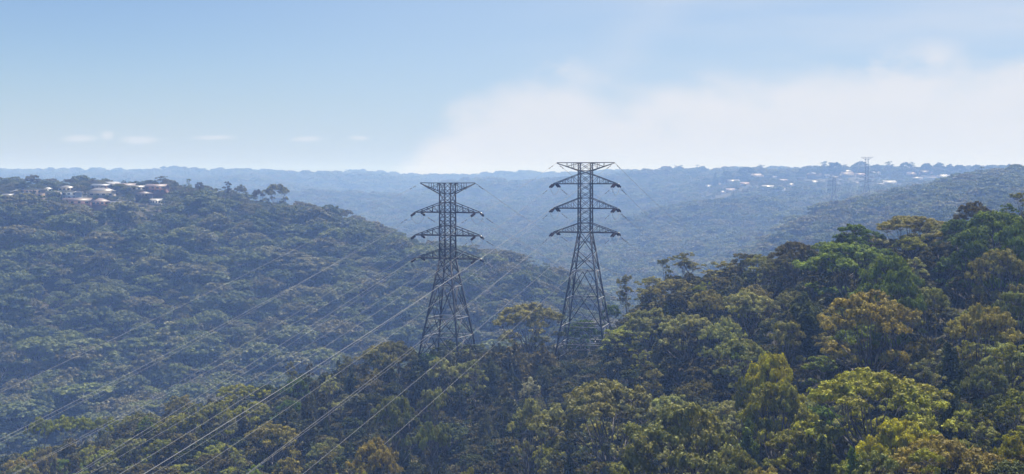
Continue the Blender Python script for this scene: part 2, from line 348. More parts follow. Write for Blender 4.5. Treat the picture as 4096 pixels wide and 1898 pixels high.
def quads(C, Nn, size, asp=1.6, rs=rng, up=None):
    """leaf-sized quads at C with normals Nn"""
    n = len(C); Nn = Nn/(np.linalg.norm(Nn, axis=1)[:, None]+1e-9)
    ref = rs.normal(size=(n, 3)) if up is None else np.tile(up, (n, 1))+rs.normal(size=(n, 3))*.25
    a = np.cross(Nn, ref); a /= np.linalg.norm(a, axis=1)[:, None]+1e-9; b = np.cross(Nn, a)
    sz = (size*rs.uniform(.65, 1.35, n))[:, None] if np.ndim(size) == 0 else (size*rs.uniform(.65, 1.35, n))[:, None]
    a = a*sz*.5; b = b*sz*.5*asp
    V = np.stack([C-a*.55-b, C+a*.55-b, C+a+b*.5, C-a+b*.5], 1)
    # pointed, slightly folded leaf clump
    V[:, 2] += Nn*sz*.12*rs.normal(size=(n, 1)); V[:, 0] -= Nn*sz*.12
    return V.reshape(-1, 3), np.arange(4*n).reshape(-1, 4)
def puff(mb, c, r, n, size, flat=.75, lowcut=-.45, jit=.55, rs=rng, tip=0., asp=1.6):
    d = rs.normal(size=(n*2, 3)); d /= np.linalg.norm(d, axis=1)[:, None]; d = d[d[:, 2] > lowcut+rs.uniform(-.3, .3, len(d))][:n]
    rad = r*(1-.55*rs.random(len(d))**2.2)
    lump = 1+.22*np.sin(d[:, 0]*5+c[0]*3)*np.sin(d[:, 1]*5+c[1]*2)
    P = np.asarray(c)+d*(rad*lump)[:, None]*np.array([1, 1, flat])
    V, Q = quads(P, d*np.array([1, 1, 1.2])+rs.normal(size=d.shape)*jit, size, asp, rs)
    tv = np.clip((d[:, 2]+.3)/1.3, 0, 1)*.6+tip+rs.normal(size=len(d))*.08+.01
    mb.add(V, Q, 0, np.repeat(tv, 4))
def limb(mb, p, q, r0, r1, rs=rng, sag=.12, n=5, sides=5):
    p = np.asarray(p, float); q = np.asarray(q, float); L = np.linalg.norm(q-p); t = np.linspace(0, 1, n)[:, None]
    pts = p+(q-p)*t; off = rs.normal(size=(n, 3))*L*.035; off[0] = off[-1] = 0
    pts = pts+off; pts[:, 2] += (np.sin(t[:, 0]*math.pi))*-sag*L*.5*rs.uniform(.2, 1)
    mb.tube(pts, np.linspace(r0, r1, n), sides)

def grow(kind, seed, lod=0):
    """returns (crown MB, trunk MB, height, crown width)"""
    rs = np.random.default_rng(seed); cr, tk = MB(), MB(); groups = []
    nl = (1.0, .46, .16)[lod]; ls = (1.0, 1.5, 2.6)[lod]; pm = (1.9, 1.35, .75)[lod]; pk = (.66, .8, 1.1)[lod]
    if kind in ('broad', 'round', 'dense', 'umbrella'):
        H, Rc, base = dict(broad=(13, 7.5, .38), round=(12, 4.6, .32), dense=(11, 6.2, .22), umbrella=(11, 6.5, .72))[kind]
        ng = dict(broad=15, round=9, dense=14, umbrella=9)[kind]
        ctr = H*base+ (H-H*base)*.18
        for k in range(ng):
            a = k*2.399+rs.uniform(-.4, .4); f = math.sqrt((k+.6)/ng); f = f*rs.uniform(.86, 1.08)
            if kind == 'umbrella': z = H-1.4-1.0*f**2+rs.uniform(-.5, .4)
            else: z = ctr+(H-ctr-1.6)*math.sqrt(max(0, 1-(f*.93)**2))*rs.uniform(.82, 1.04)
            rr = Rc*.8*f*rs.uniform(.85, 1.1)
            groups.append((np.array([math.cos(a)*rr, math.sin(a)*rr, z]), Rc*dict(broad=.27, round=.36, dense=.31, umbrella=.30)[kind]*rs.uniform(.8, 1.25)))
        if kind in ('dense', 'broad', 'round'):
            for k in range(5):
                a = k*1.25+rs.uniform(-.4, .4); rr = Rc*.78
                groups.append((np.array([math.cos(a)*rr, math.sin(a)*rr, H*base+rs.uniform(.0, 1.8)]), Rc*.22*rs.uniform(.8, 1.2)))
        fork = H*base*(.55 if kind != 'umbrella' else .6)
        npuff = dict(broad=8, round=8, dense=9, umbrella=8)[kind]
        nleaf = dict(broad=62, round=62, dense=90, umbrella=70)[kind]
        leaf = dict(broad=.34, round=.34, dense=.30, umbrella=.32)[kind]
        flat = dict(broad=.72, round=.78, dense=.8, umbrella=.5)[kind]
    elif kind == 'tall':
        H, Rc = 17, 5.0; fork = H*.34
        for k in range(10):
            h = rs.uniform(.45, .95)**.85; a = rs.uniform(0, 6.28); rr = Rc*(1.25-h)*rs.uniform(.35, 1.15)+.3
            groups.append((np.array([math.cos(a)*rr, math.sin(a)*rr, H*h-.8]), rs.uniform(1.2, 2.2)))
        groups.append((np.array([rs.uniform(-.8, .8), rs.uniform(-.8, .8), H-1.3]), 1.7))
        npuff, nleaf, leaf, flat = 6, 54, .34, .7
    elif kind == 'sheoak':
        H, Rc = 9.5, 3.0; fork = H*.3
        for q in range(6):
            a0 = q*1.1+rs.uniform(-.3, .3); off = 0 if q == 0 else Rc*rs.uniform(.35, .6); hq = H*(1 if q == 0 else rs.uniform(.62, .92)); rq = Rc*rs.uniform(.42, .6)
            n = int(800*nl)+10; h = rs.random(n)**.85; a = rs.uniform(0, 6.28, n)
            prof = np.sin(np.clip(h*.9+.1, 0, 1)*math.pi)**.5*(1.0-.35*h)
            rr = rq*prof*np.sqrt(rs.uniform(.15, 1, n))*(1+.3*np.sin(a*3+h*8+q)+.15*np.sin(a*7+h*15))
            P = np.stack([math.cos(a0)*off+np.cos(a)*rr, math.sin(a0)*off+np.sin(a)*rr, .8+h*(hq-.8)], 1)+rs.normal(size=(n, 3))*.16
            V, Q = quads(P, np.stack([np.cos(a), np.sin(a), .5+rs.normal(size=n)*.5], 1)+rs.normal(size=(n, 3))*.6, .2*ls, 2.6/ls**.5, rs)
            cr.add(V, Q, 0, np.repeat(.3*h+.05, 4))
            limb(tk, (0, 0, .4), (math.cos(a0)*off, math.sin(a0)*off, hq*.85), .12, .03, rs, 0, n=6, sides=4)
        limb(tk, (0, 0, -1.0), (0, 0, .6), .2, .16, rs, 0, n=3)
        return cr, tk, H, Rc*2
    elif kind == 'banksia':
        H, Rc = 6.0, 2.7
        for k in range(46):
            a = rs.uniform(0, 6.28); f = rs.random()**.5; rr = Rc*f; z = H*(1-.45*f*f)*rs.uniform(.6, 1.0)
            p = np.array([math.cos(a)*rr, math.sin(a)*rr, z]); m = int(34*nl)+4
            t = rs.random(m); d = rs.normal(size=(m, 3)); d[:, 2] *= .4; d /= np.linalg.norm(d, axis=1)[:, None]
            P = p+np.stack([d[:, 0]*.24, d[:, 1]*.24, -t*1.3], 1)
            V, Q = quads(P, d+rs.normal(size=d.shape)*.4, .20*ls, 1.6, rs, up=None)
            cr.add(V, Q, 0, np.repeat(1-t*.8, 4))
            if lod < 2 : limb(tk, (p[0]*.15, p[1]*.15, H*.2), p-[0, 0, .6], .05, .02, rs, n=4, sides=3)
        limb(tk, (0, 0, -1), (0, 0, H*.35), .14, .08, rs, 0)
        return cr, tk, H, Rc*2
    elif kind == 'bush':
        H, Rc = 3.0, 2.2
        for k in range(6):
            a = k*1.05; rr = Rc*.5*rs.random()
            puff(cr, (math.cos(a)*rr, math.sin(a)*rr, rs.uniform(.8, 2.1)), rs.uniform(.8, 1.2), int(60*max(nl, .4)), .3*min(ls, 1.4), .9, -.9, .6, rs, rs.uniform(-.2, .1))
        limb(tk, (0, 0, -.6), (0, 0, 1.6), .07, .03, rs, 0, n=3, sides=3)
        return cr, tk, H, Rc*2
    elif kind == 'dead':
        H, Rc = 8.5, 3.2
        top = []
        limb(tk, (0, 0, -1), (.4, .2, H*.4), .20, .14, rs, 0)
        for k in range(7):
            a = k*2.4; h = rs.uniform(.3, .42)*H; e = np.array([math.cos(a)*Rc*rs.uniform(.4, 1), math.sin(a)*Rc*rs.uniform(.4, 1), H*rs.uniform(.62, 1)])
            s0 = np.array([.4, .2, h]) if k % 2 else np.array([.35, .15, H*.38])
            limb(tk, s0, e, .10, .045, rs, .2, n=6)
            for q in range(4):
                t = rs.uniform(.35, .9); b = s0+(e-s0)*t
                limb(tk, b, b+rs.normal(size=3)*[.9, .9, .5]+[0, 0, 1.0], .045, .015, rs, .1, n=4, sides=3)
        return None, tk, H, Rc*2
    # grouped crowns
    limb(tk, (0, 0, -1.5), (rs.uniform(-.4, .4), rs.uniform(-.4, .4), fork), .30 if kind != 'tall' else .27, .22, rs, 0, n=5, sides=6)
    top = np.array([0, 0, fork])
    for gi, (c, gr) in enumerate(groups):
        mid = top+(c-top)*.5+rs.normal(size=3)*.3; st = top if kind != 'tall' else np.array([c[0]*.08, c[1]*.08, fork+max(0, (c[2]-fork))*.45])
        if kind == 'tall' and gi == 0: limb(tk, top, (0, 0, H*.86), .2, .06, rs, 0, n=6)
        limb(tk, st, c-[0, 0, gr*.5], .12 if kind != 'tall' else .085, .045, rs, .14, n=5, sides=5 if lod == 0 else 3)
        tg = rs.uniform(-.35, .3)
        for k in range(int(npuff*pm)):
            d = rs.normal(size=3); d /= np.linalg.norm(d); d[2] = abs(d[2])*.8-.15
            pc = c+d*gr*np.array([1, 1, .62])*rs.uniform(.6, 1.15); pr = gr*rs.uniform(.32, .5)*pk
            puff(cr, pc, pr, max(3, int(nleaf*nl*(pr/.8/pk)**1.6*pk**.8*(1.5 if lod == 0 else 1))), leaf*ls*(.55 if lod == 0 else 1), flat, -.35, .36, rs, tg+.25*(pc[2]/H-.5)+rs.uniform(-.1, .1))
            if lod == 0: limb(tk, c-[0, 0, gr*.45], pc-[0, 0, pr*.3], .035, .014, rs, .1, n=3, sides=3)
    return cr, tk, H, Rc*2

PROTO = {}
def proto(kind, v):
    key = (kind, v)
    if key not in PROTO:
        cr, tk, H, Wd = grow(kind, 100+v*17+len(kind)*7)
        lf = LEAFSI if kind == 'banksia' else LEAF
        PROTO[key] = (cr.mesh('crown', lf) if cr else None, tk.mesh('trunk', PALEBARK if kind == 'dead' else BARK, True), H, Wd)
    return PROTO[key]
NAMES = dict(broad='gum_tree', round='gum_tree', tall='gum_tree', umbrella='gum_tree', dense='rounded_tree', sheoak='she_oak', banksia='banksia_shrub', dead='dead_tree')
CATS = dict(gum_tree='tree', rounded_tree='tree', she_oak='tree', banksia_shrub='shrub', dead_tree='dead tree')
TREES = []
def tree(kind, x, y, H, Wd, col, tipa, rz=None, variant=None, label=None, group=None, tone='', zg=None, kname=None):
    v = rng.integers(0, 3) if variant is None else variant
    crm, tkm, H0, W0 = proto(kind, int(v))
    z = (g1(x, y) if zg is None else zg)-.25
    o = empty(kname or NAMES[kind], (x, y, z), rng.uniform(0, 6.28) if rz is None else rz)
    o.scale = (Wd/W0, Wd/W0, (H+.25)/H0)
    if crm:
        c = link('crown', crm, o); j = rng.uniform(.88, 1.14)
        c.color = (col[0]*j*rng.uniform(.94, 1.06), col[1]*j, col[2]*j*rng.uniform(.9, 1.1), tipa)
    link('trunk', tkm, o)
    tag(o, label, CATS[NAMES[kind]], group)
    TREES.append(dict(o=o, kind=kind, x=x, y=y, z=z, H=H, W=Wd, tone=tone))
    return o

# ------------------------------------------------------------------ steel
def mat_steel(name, base, rough, metal):
    m, N, out = material(name); b = N.n('ShaderNodeBsdfPrincipled'); N.l(b.outputs[0], out.inputs[0])
    tc = N.n('ShaderNodeTexCoord'); nz = N.noise(tc.outputs['Object'], .6, 5, .7); nz2 = N.noise(tc.outputs['Object'], 4, 3, .6)
    c = N.ramp(nz, [(.3, tuple(v*.7 for v in base)), (.7, tuple(v*1.25 for v in base))])
    c = N.mix(N.m('MULTIPLY', N.smooth(nz2, .62, .75), .35), c, (.16, .10, .07))
    N.l(c, b.inputs['Base Color']); b.inputs['Metallic'].default_value = metal
    N.l(N.m('ADD', N.m('MULTIPLY', nz, .2), rough-.1), b.inputs['Roughness'])
    return m
STEEL = mat_steel('galvanised_steel', (.032, .032, .036), .7, .1)
STEELP = mat_steel('pale_sunlit_steel', (.30, .30, .31), .45, .4)  # paler copy of the steel: sunlight on the ring beams put into its colour
GLASSY = simple_mat('brown_porcelain', (.035, .022, .018), .25, 0, 3, .2)
WIRE = simple_mat('aluminium_conductor', (.27, .27, .27), .6, .0, 2, .05, .3)
WIREN = WIRE
DAMP = simple_mat('damper_iron', (.05, .05, .055), .5, .5, 2, .1)

def insulator(mb, p, q, r=.17, double=0.):
    p = np.asarray(p, float); q = np.asarray(q, float); d = q-p; L = np.linalg.norm(d); d /= L
    s = np.cross(d, [0, 0, 1]); s /= np.linalg.norm(s)
    for off in ((-double/2, double/2) if double else (0,)):
        a = p+s*off; b = q+s*off
        n = 15; pts = []; rad = []
        for k in range(n):
            t = .12+.8*k/n; st = L*.8/n
            pts += [a+d*(t*L), a+d*(t*L+st*.25), a+d*(t*L+st*.55)]; rad += [.055, r, .06]
        mb.tube(np.array(pts), np.array(rad), 8, 0)
        mb.bar(a, a+d*L*.14, .06, 1); mb.bar(a+d*L*.88, b, .06, 1)
    if double:
        mb.bar(p-s*double*.6, p+s*double*.6, .09, 1); mb.bar(q-s*double*.6, q+s*double*.6, .09, 1)

def pylon(P, label, name='lattice_pylon', detail=True, bw=1.0):
    """P: dict with x,y,rot(deg), ztop, levels ... local x along arms, y along the line"""
    rot = -R_(P['rot']); base = P['base']; o = empty(name, (P['x'], P['y'], base), rot)
    zt = P['ztop']-base; up = lambda py: zrow(py, P['D'])-base
    hw0 = P['hw']; waist = up(P['waist']); slope = P['slope']
    def hw(z): return hw0 if z >= waist else hw0+(waist-z)*slope
    def corner(i, z): s = [(-1, -1), (1, -1), (1, 1), (-1, 1)][i]; h = hw(z); return np.array([s[0]*h, s[1]*h, z])
    leg_w, br_w = .36*bw, .165*bw
    for i in range(4):
        mb = MB(); mb.bar(corner(i, -2.0), corner(i, waist), leg_w*1.15, 0, leg_w); mb.bar(corner(i, waist), corner(i, zt), leg_w, 0, leg_w*.7)
        l = mb.build('leg', STEEL, o)
        if detail:
            mb = MB(); c = corner(i, .0); mb.box(c-[.7, .7, 2.2], c+[.7, .7, .35]); mb.build('footing', CONC, l)
    # body bracing
    lat = MB(); arms = [up(a) for a in P['arms']]; roots = [up(a) for a in P['roots']]
    vj = up(P['vjoint'])
    zs = sorted(set([waist]+[z for z in arms+roots]+[vj, zt])); zs = [z for z in zs if z >= waist-.01]
    lv = []
    for a, b in zip(zs[:-1], zs[1:]):
        n = max(1, round((b-a)/(2.3 if detail else 3.6))); lv += [a+(b-a)*k/n for k in range(n)]
    lv.append(zt)
    for a, b in zip(lv[:-1], lv[1:]):
        if b-a < .2: continue
        for i in range(4):
            j = (i+1) % 4; lat.bar(corner(i, a), corner(j, b), br_w*.8); lat.bar(corner(j, a), corner(i, b), br_w*.8)
    for z in zs:
        for i in range(4): lat.bar(corner(i, z), corner((i+1) % 4, z), br_w*1.25)
    lat.build('body_bracing', STEEL, o)
    # leg bracing below the waist
    lb = MB(); LV = [waist]+[up(q) for q in P['rings']]
    for k, (a, b) in enumerate(zip(LV[:-1], LV[1:])):
        sub = 2 if (k == 0 and len(LV) > 2) else 1
        ls = np.linspace(a, b, sub+1)
        for a2, b2 in zip(ls[:-1], ls[1:]):
            for i in range(4):
                j = (i+1) % 4; A, B, Cc, Dd = corner(i, a2), corner(j, a2), corner(i, b2), corner(j, b2)
                if k >= 1 and detail:
                    M = (A+B)/2 if k % 2 == 0 else (A+B)/2
                    lb.bar(M, Cc, br_w*1.25); lb.bar(M, Dd, br_w*1.25)
                    for e, g in ((Cc, A), (Dd, B)):
                        h = (M+e)/2; lb.bar(h, (e+g)/2, br_w*.75); lb.bar(h, g, br_w*.7)
                        lb.bar(h, (e+(Cc if e is Dd else Dd))/2, br_w*.6)
                else:
                    lb.bar(A, Dd, br_w*1.2); lb.bar(B, Cc, br_w*1.2)
                    X = (A+B+Cc+Dd)/4
                    if detail: lb.bar(X, (A+Cc)/2, br_w*.7); lb.bar(X, (B+Dd)/2, br_w*.7)
    if detail:
        for z in LV[1:-1]:
            M = [(corner(i, z)+corner((i+1) % 4, z))/2 for i in range(4)]
            for i in range(4): lb.bar(M[i], M[(i+1) % 4], br_w*.7)
    lb.build('leg_bracing', STEEL, o)
    for z in LV[1:]:
        rg = MB()
        for i in range(4): rg.bar(corner(i, z), corner((i+1) % 4, z), br_w*1.2)
        rg.build('ring_beam', STEELP if detail else STEEL, o)
    # cross-arms
    AL = P['arm']; dp = hw0
    tips = {}
    for k, (za, zr) in enumerate(zip(arms, roots)):
        for s in (-1, 1):
            mb = MB(); ya = dp*.95
            tn = [np.array([s*AL, y, za]) for y in (-ya, ya)]
            for y, tp in zip((-dp, dp), tn):
                rt = np.array([s*hw0, y, za]); rp = np.array([s*hw0, y, zr])
                mb.bar(rt, tp, br_w*1.9); mb.bar(rp, tp+[0, 0, .12], br_w*1.2)
                for t in ((.28, .52, .74) if detail else (.4,)):
                    b0 = rt+(tp-rt)*t; t0 = rp+(tp+[0, 0, .12]-rp)*t; mb.bar(b0, t0, br_w*.7)
                    t1 = max(0, t-.25); mb.bar(rt+(tp-rt)*t1, t0, br_w*.6)
            mb.bar(tn[0]-[0, .3, 0], tn[1]+[0, .3, 0], br_w*1.9)
            for t in ((.25, .5, .75) if detail else (.5,)):
                a0 = np.array([s*(hw0+(AL-hw0)*t), -dp, za]); a1 = a0*[1, -1, 1]; mb.bar(a0, a1, br_w*.8)
                b1 = np.array([s*(hw0+(AL-hw0)*(t-.25)), dp, za]); mb.bar(a0, b1, br_w*.7)
            a_ = mb.build('cross_arm', STEEL, o)
            tips[(k, s, -1)] = tn[0]; tips[(k, s, 1)] = tn[1]
    PL = P['peak']
    for s in (-1, 1):
        mb = MB(); tp = np.array([s*PL, 0, zt+.05])
        for y in (-dp, dp):
            mb.bar((s*hw0, y, zt), tp, br_w*1.3); mb.bar((s*hw0, y, vj), tp-[0, 0, .15], br_w*1.4)
            for t in ((.3, .55) if detail else (.5,)):
                a0 = np.array([s*hw0, y, zt])*(1-t)+tp*t; b0 = np.array([s*hw0, y, vj])*(1-t)+(tp-[0, 0, .15])*t
                mb.bar(a0, b0, br_w*.7); mb.bar(b0, np.array([s*hw0, y, zt]), br_w*.6)
        for t in ((.3, .55) if detail else ()):
            a0 = np.array([s*hw0, dp, zt])*(1-t)+tp*t; mb.bar(a0, a0*[1, -1, 1], br_w*.7)
        mb.build('earth_wire_arm', STEEL, o); tips[('e', s)] = tp
    mw = Matrix.Translation((P['x'], P['y'], base)) @ Matrix.Rotation(rot, 4, 'Z')
    wpt = lambda p: np.array(mw @ Vector(p))
    tag(o, label, 'pylon')
    return o, tips, wpt, mw

CONC = simple_mat('concrete', (.42, .41, .39), .9, 0, 2, .2)
zR, zL = -55.5, -57.0
PR = dict(x=22.3, y=380., D=380., rot=15., base=g1(22.3, 380)+.3, ztop=zrow(652, 380), hw=1.87, waist=930, slope=.154, arms=[736, 834, 930], roots=[697, 793, 893], vjoint=684, rings=[1084, 1191, 1303, 1372, 1436], arm=9.45, peak=8.9)
PLt = dict(x=-18.8, y=365., D=365., rot=23., base=g1(-18.8, 365)+.3, ztop=zrow(733, 365), hw=1.75, waist=1036, slope=.1635, arms=[850, 942, 1034], roots=[811, 904, 997], vjoint=776, rings=[1146, 1271, 1345, 1430], arm=9.65, peak=8.85)
oR, tR, wR, mR = pylon(PR, 'taller steel lattice power pylon right of centre, its top against the pale smoke', bw=1.0)
oL, tL, wL, mL = pylon(PLt, 'shorter steel lattice power pylon left of centre, legs rising from dark treetops', bw=1.05)
# anti-climb guard of bent pale bars round the feet of the taller pylon
def guard(o, P, z):
    mb = MB(); h = P['hw']+(zrow(P['waist'], P['D'])-P['base']-z)*P['slope']+.1
    for sx, sy in ((0, -1), (1, 0), (0, 1), (-1, 0)):
        a = np.array([-h if sx == 0 else sx*h, -h if sy == 0 else sy*h, z]); b = np.array([h if sx == 0 else sx*h, h if sy == 0 else sy*h, z])
        mb.bar(a, b, .14)
        for k in range(11):
            p = a+(b-a)*(k+.5)/11; mb.bar(p-[0, 0, .1], p+np.array([sx, sy, 0])*.75+(b-a)/np.linalg.norm(b-a)*.35+[0, 0, .85], .11)
    mb.build('climbing_guard', STEELP, o)
guard(oR, PR, 2.6); guard(oL, PLt, 2.6)

def wire_pts(p0, az, a, b, s0, s1, n=70):
    d = np.array([math.sin(az), math.cos(az)]); s = np.linspace(s0, s1, n)
    return np.stack([p0[0]+d[0]*(s-s0), p0[1]+d[1]*(s-s0), p0[2]-a*(s-s0)+b*(s-s0)**2], 1)
def damper(mb, p, q):
    """two dumb-bell weights under the wire"""
    p = np.asarray(p); q = np.asarray(q); d = (q-p)/np.linalg.norm(q-p)
    m = p-[0, 0, .16]; mb.bar(m-d*.5, m+d*.5, .05, 0); mb.bar(m-d*.62, m-d*.32, .20, 0, sides=6); mb.bar(m+d*.32, m+d*.62, .20, 0, sides=6); mb.bar(p, m, .06, 0)
def conductor(pts, rad, label, group, name='power_line', twin=0., ndamp=2, d0=3.5):
    mb = MB()
    if twin:
        t = pts[-1]-pts[0]; s = np.cross(t, [0, 0, 1]); s /= np.linalg.norm(s)
        # thin twin strands clamped together by spacers
        for k in (-.5, .5): mb.tube(pts+s*twin*k, rad, 5)
        for k in range(6, len(pts)-1, 6): mb.bar(pts[k]-s*twin*.55, pts[k]+s*twin*.55, .07)
    else: mb.tube(pts, rad, 5)
    w = mb.build(name, WIREN, None)
    tag(w, label, 'power line', group)
    seg = np.linalg.norm(np.diff(pts, axis=0), axis=1).cumsum()
    for k in range(ndamp):
        dm = MB(); L = d0+k*2.2; i = int(np.searchsorted(seg, L)); p = pts[i]+(pts[i+1]-pts[i])*((L-(seg[i-1] if i else 0))/(seg[i]-(seg[i-1] if i else 0)))
        damper(dm, p, p+(pts[i+1]-pts[i])); dm.build('damper', DAMP, w)
    return w
LEVEL = ['top', 'middle', 'lowest']; SIDE = {-1: 'left', 1: 'right'}
NEAR_AZ = R_(180+22.9)
FARL = dict(x=.2574*1760, y=1760., D=1760., rot=19., hw=1.9, slope=.15, arm=9.5, peak=8.9)
FARR = dict(x=.2834*1660, y=1660., D=1660., rot=19., hw=1.9, slope=.15, arm=9.3, peak=7.5)
def far_rows(P, top, arms, roots, vj, waist, rings):
    P.update(ztop=zrow(top, P['D']), arms=arms, roots=roots, vjoint=vj, waist=waist, rings=rings, base=g1(P['x'], P['y'])-.5)
far_rows(FARL, 708, [726, 743, 761], [719, 736, 754], 713, 761, [790, 815, 845])
far_rows(FARR, 630, [693, 711, 728], [685, 703, 720], 640, 728, [755, 780, 800])
_, tFL, wFL, _ = pylon(FARL, 'hazy lower pylon of the far pair, standing in the valley left of its twin', detail=False, bw=1.15)
_, tFR, wFR, _ = pylon(FARR, 'hazy taller pylon of the far pair, narrow head breaking the suburban skyline', detail=False, bw=1.15)

def string_up(o, P, tips, wpt, mw, near, far_t, far_w, who, dbl):
    inv = mw.inverted()
    for (k, s) in [(k, s) for k in range(3) for s in (-1, 1)]:
        ends = {}
        for dirn in (-1, 1):
            tip = wpt(tips[(k, s, dirn)])+np.array([0, 0, -.1])
            if dirn < 0: az = NEAR_AZ; a, b = near[s]
            else:
                tgt = far_w(far_t[(k, s, -1)]); v = tgt-tip; az = math.atan2(v[0], v[1]); S_ = math.hypot(v[0], v[1]); a = P['fa']; b = (a*S_+v[2])/S_**2
            L = 2.8; dd = np.array([math.sin(az), math.cos(az), -a*1.25]); dd /= np.linalg.norm(dd)
            e = tip+dd*(L+.3)
            mb = MB(); toL = lambda q: np.array(inv @ Vector(q))
            insulator(mb, toL(tip+dd*.25), toL(e), .36 if not dbl else .29, .62 if dbl else 0)
            ins = mb.build('insulator_string', [GLASSY, STEEL], o)
            ends[dirn] = e
            n = 90; span = (470 if dirn < 0 else S_-L-3)
            q = np.linspace(0, 1, n)**1.6*span
            pts = np.stack([e[0]+math.sin(az)*q, e[1]+math.cos(az)*q, e[2]-a*q+b*q*q], 1)
            if dirn > 0: pts[-1] = tgt
            lab = f"{LEVEL[k]} conductor off the {who}'s {SIDE[s]} arms, " + ("sweeping to the lower left" if dirn < 0 else "falling right into the valley")
            conductor(pts, (.028 if dbl else .022) if dirn < 0 else .045, lab, 'conductors slung from the two near pylons', twin=.0, ndamp=2 if dirn < 0 else 3)
        # jumper loop
        a0, a1 = ends[-1], ends[1]; t = np.linspace(0, 1, 15)[:, None]
        loop = a0+(a1-a0)*t; loop[:, 2] -= np.sin(t[:, 0]*math.pi)**.75*2.3
        mb = MB(); mb.tube(np.array([toL(q) for q in loop]), .06, 5); mb.build('jumper_loop', WIRE, o)
    for s in (-1, 1):
        tip = wpt(tips[('e', s)]); a, b = near[('e', s)]; q = np.linspace(0, 1, 90)**1.6*470
        pts = np.stack([tip[0]+math.sin(NEAR_AZ)*q, tip[1]+math.cos(NEAR_AZ)*q, tip[2]-a*q+b*q*q], 1)
        bright = who.startswith('taller') and s == 1
        conductor(pts, .046 if bright else .026, f"{'thick bright ' if bright else 'thin '}earth wire off the {who}'s {SIDE[s]} peak, sweeping to the lower left", 'earth wires of the two near pylons', 'earth_wire', ndamp=2, d0=4)
        tgt = far_w(far_t[('e', s)]); v = tgt-tip; S_ = math.hypot(v[0], v[1]); a = P['fe']; b = (a*S_+v[2])/S_**2; q = np.linspace(0, 1, 90)**1.6*S_
        pts = np.stack([tip[0]+v[0]/S_*q, tip[1]+v[1]/S_*q, tip[2]-a*q+b*q*q], 1)
        conductor(pts, .055, f"thin earth wire off the {who}'s {SIDE[s]} peak, falling right into the valley", 'earth wires of the two near pylons', 'earth_wire', ndamp=2, d0=4)
PR['fa'] = .262; PR['fe'] = .243; PLt['fa'] = .265; PLt['fe'] = .255
string_up(oR, PR, tR, wR, mR, {-1: (.28, .00023), 1: (.262, .0001), ('e', 1): (.254, .00015), ('e', -1): (.262, .00009)}, tFR, wFR, 'taller pylon', True)
string_up(oL, PLt, tL, wL, mL, {-1: (.272, .00027), 1: (.245, .0002), ('e', 1): (.25, .00015), ('e', -1): (.25, .00015)}, tFL, wFL, 'shorter pylon', False)
# tiny pylon on the farthest ridge
FT = dict(x=xcol(2018, 4350), y=4350., D=4350., rot=5., hw=1.6, slope=.16, arm=6.5, peak=3, base=zrow(722, 4350))
FT.update(ztop=zrow(684, 4350), arms=[692, 698], roots=[690, 696], vjoint=687, waist=700, rings=[707, 714, 722])
pylon(FT, 'tiny hazy pylon breaking the farthest ridge between the two near pylons', detail=False, bw=2.0)

# ------------------------------------------------------------------ houses
def roofmat(name, col, rough, metal=0, wl=.35):
    m, N, out = material(name); b = N.n('ShaderNodeBsdfPrincipled'); N.l(b.outputs[0], out.inputs[0])
    tc = N.n('ShaderNodeTexCoord'); nz = N.noise(tc.outputs['Object'], .8, 4, .6)
    wv = N.n('ShaderNodeTexWave', wave_type='BANDS', bands_direction='Z'); wv.inputs['Scale'].default_value = .6/wl; N.l(tc.outputs['Object'], wv.inputs['Vector'])
    c = N.ramp(nz, [(.3, tuple(v*.8 for v in col)), (.7, tuple(min(1, v*1.15) for v in col))])
    c = N.mix(N.m('MULTIPLY', wv.outputs['Fac'], .25), c, tuple(v*.6 for v in col))
    N.l(c, b.inputs['Base Color']); b.inputs['Roughness'].default_value = rough; b.inputs['Metallic'].default_value = metal
    return m
RM = dict(terra=roofmat('terracotta_tiles', (.17, .10, .08), .5), brown=roofmat('brown_tiles', (.085, .062, .058), .5), grey=roofmat('grey_tiles', (.13, .13, .14), .45),
          pale=roofmat('pale_metal_sheet', (.16, .155, .15), .4), white=roofmat('white_metal_sheet', (.36, .36, .355), .35), pink=roofmat('pinkish_tiles', (.16, .12, .12), .55), blue=roofmat('bluish_metal_sheet', (.15, .17, .21), .45))
WM = dict(white=simple_mat('white_render', (.5, .5, .49), .85, 0, .6, .06), cream=simple_mat('cream_render', (.32, .29, .25), .85, 0, .6, .08), brick=simple_mat('red_brick', (.25, .14, .11), .9, 0, 5, .2),
          dark=simple_mat('dark_brick', (.12, .10, .10), .9, 0, 5, .2), tan=simple_mat('tan_brick', (.22, .17, .13), .9, 0, 5, .15), blue=simple_mat('pale_blue_render', (.30, .35, .42), .85, 0, .6, .06))
GLASS, N_, o_ = material('window_glass'); b_ = N_.n('ShaderNodeBsdfPrincipled'); N_.l(b_.outputs[0], o_.inputs[0]); b_.inputs['Base Color'].default_value = (.03, .04, .05, 1); b_.inputs['Roughness'].default_value = .12
FRAME = simple_mat('window_frame', (.7, .7, .68), .6, 0, 1, .05)
HOUSES = []
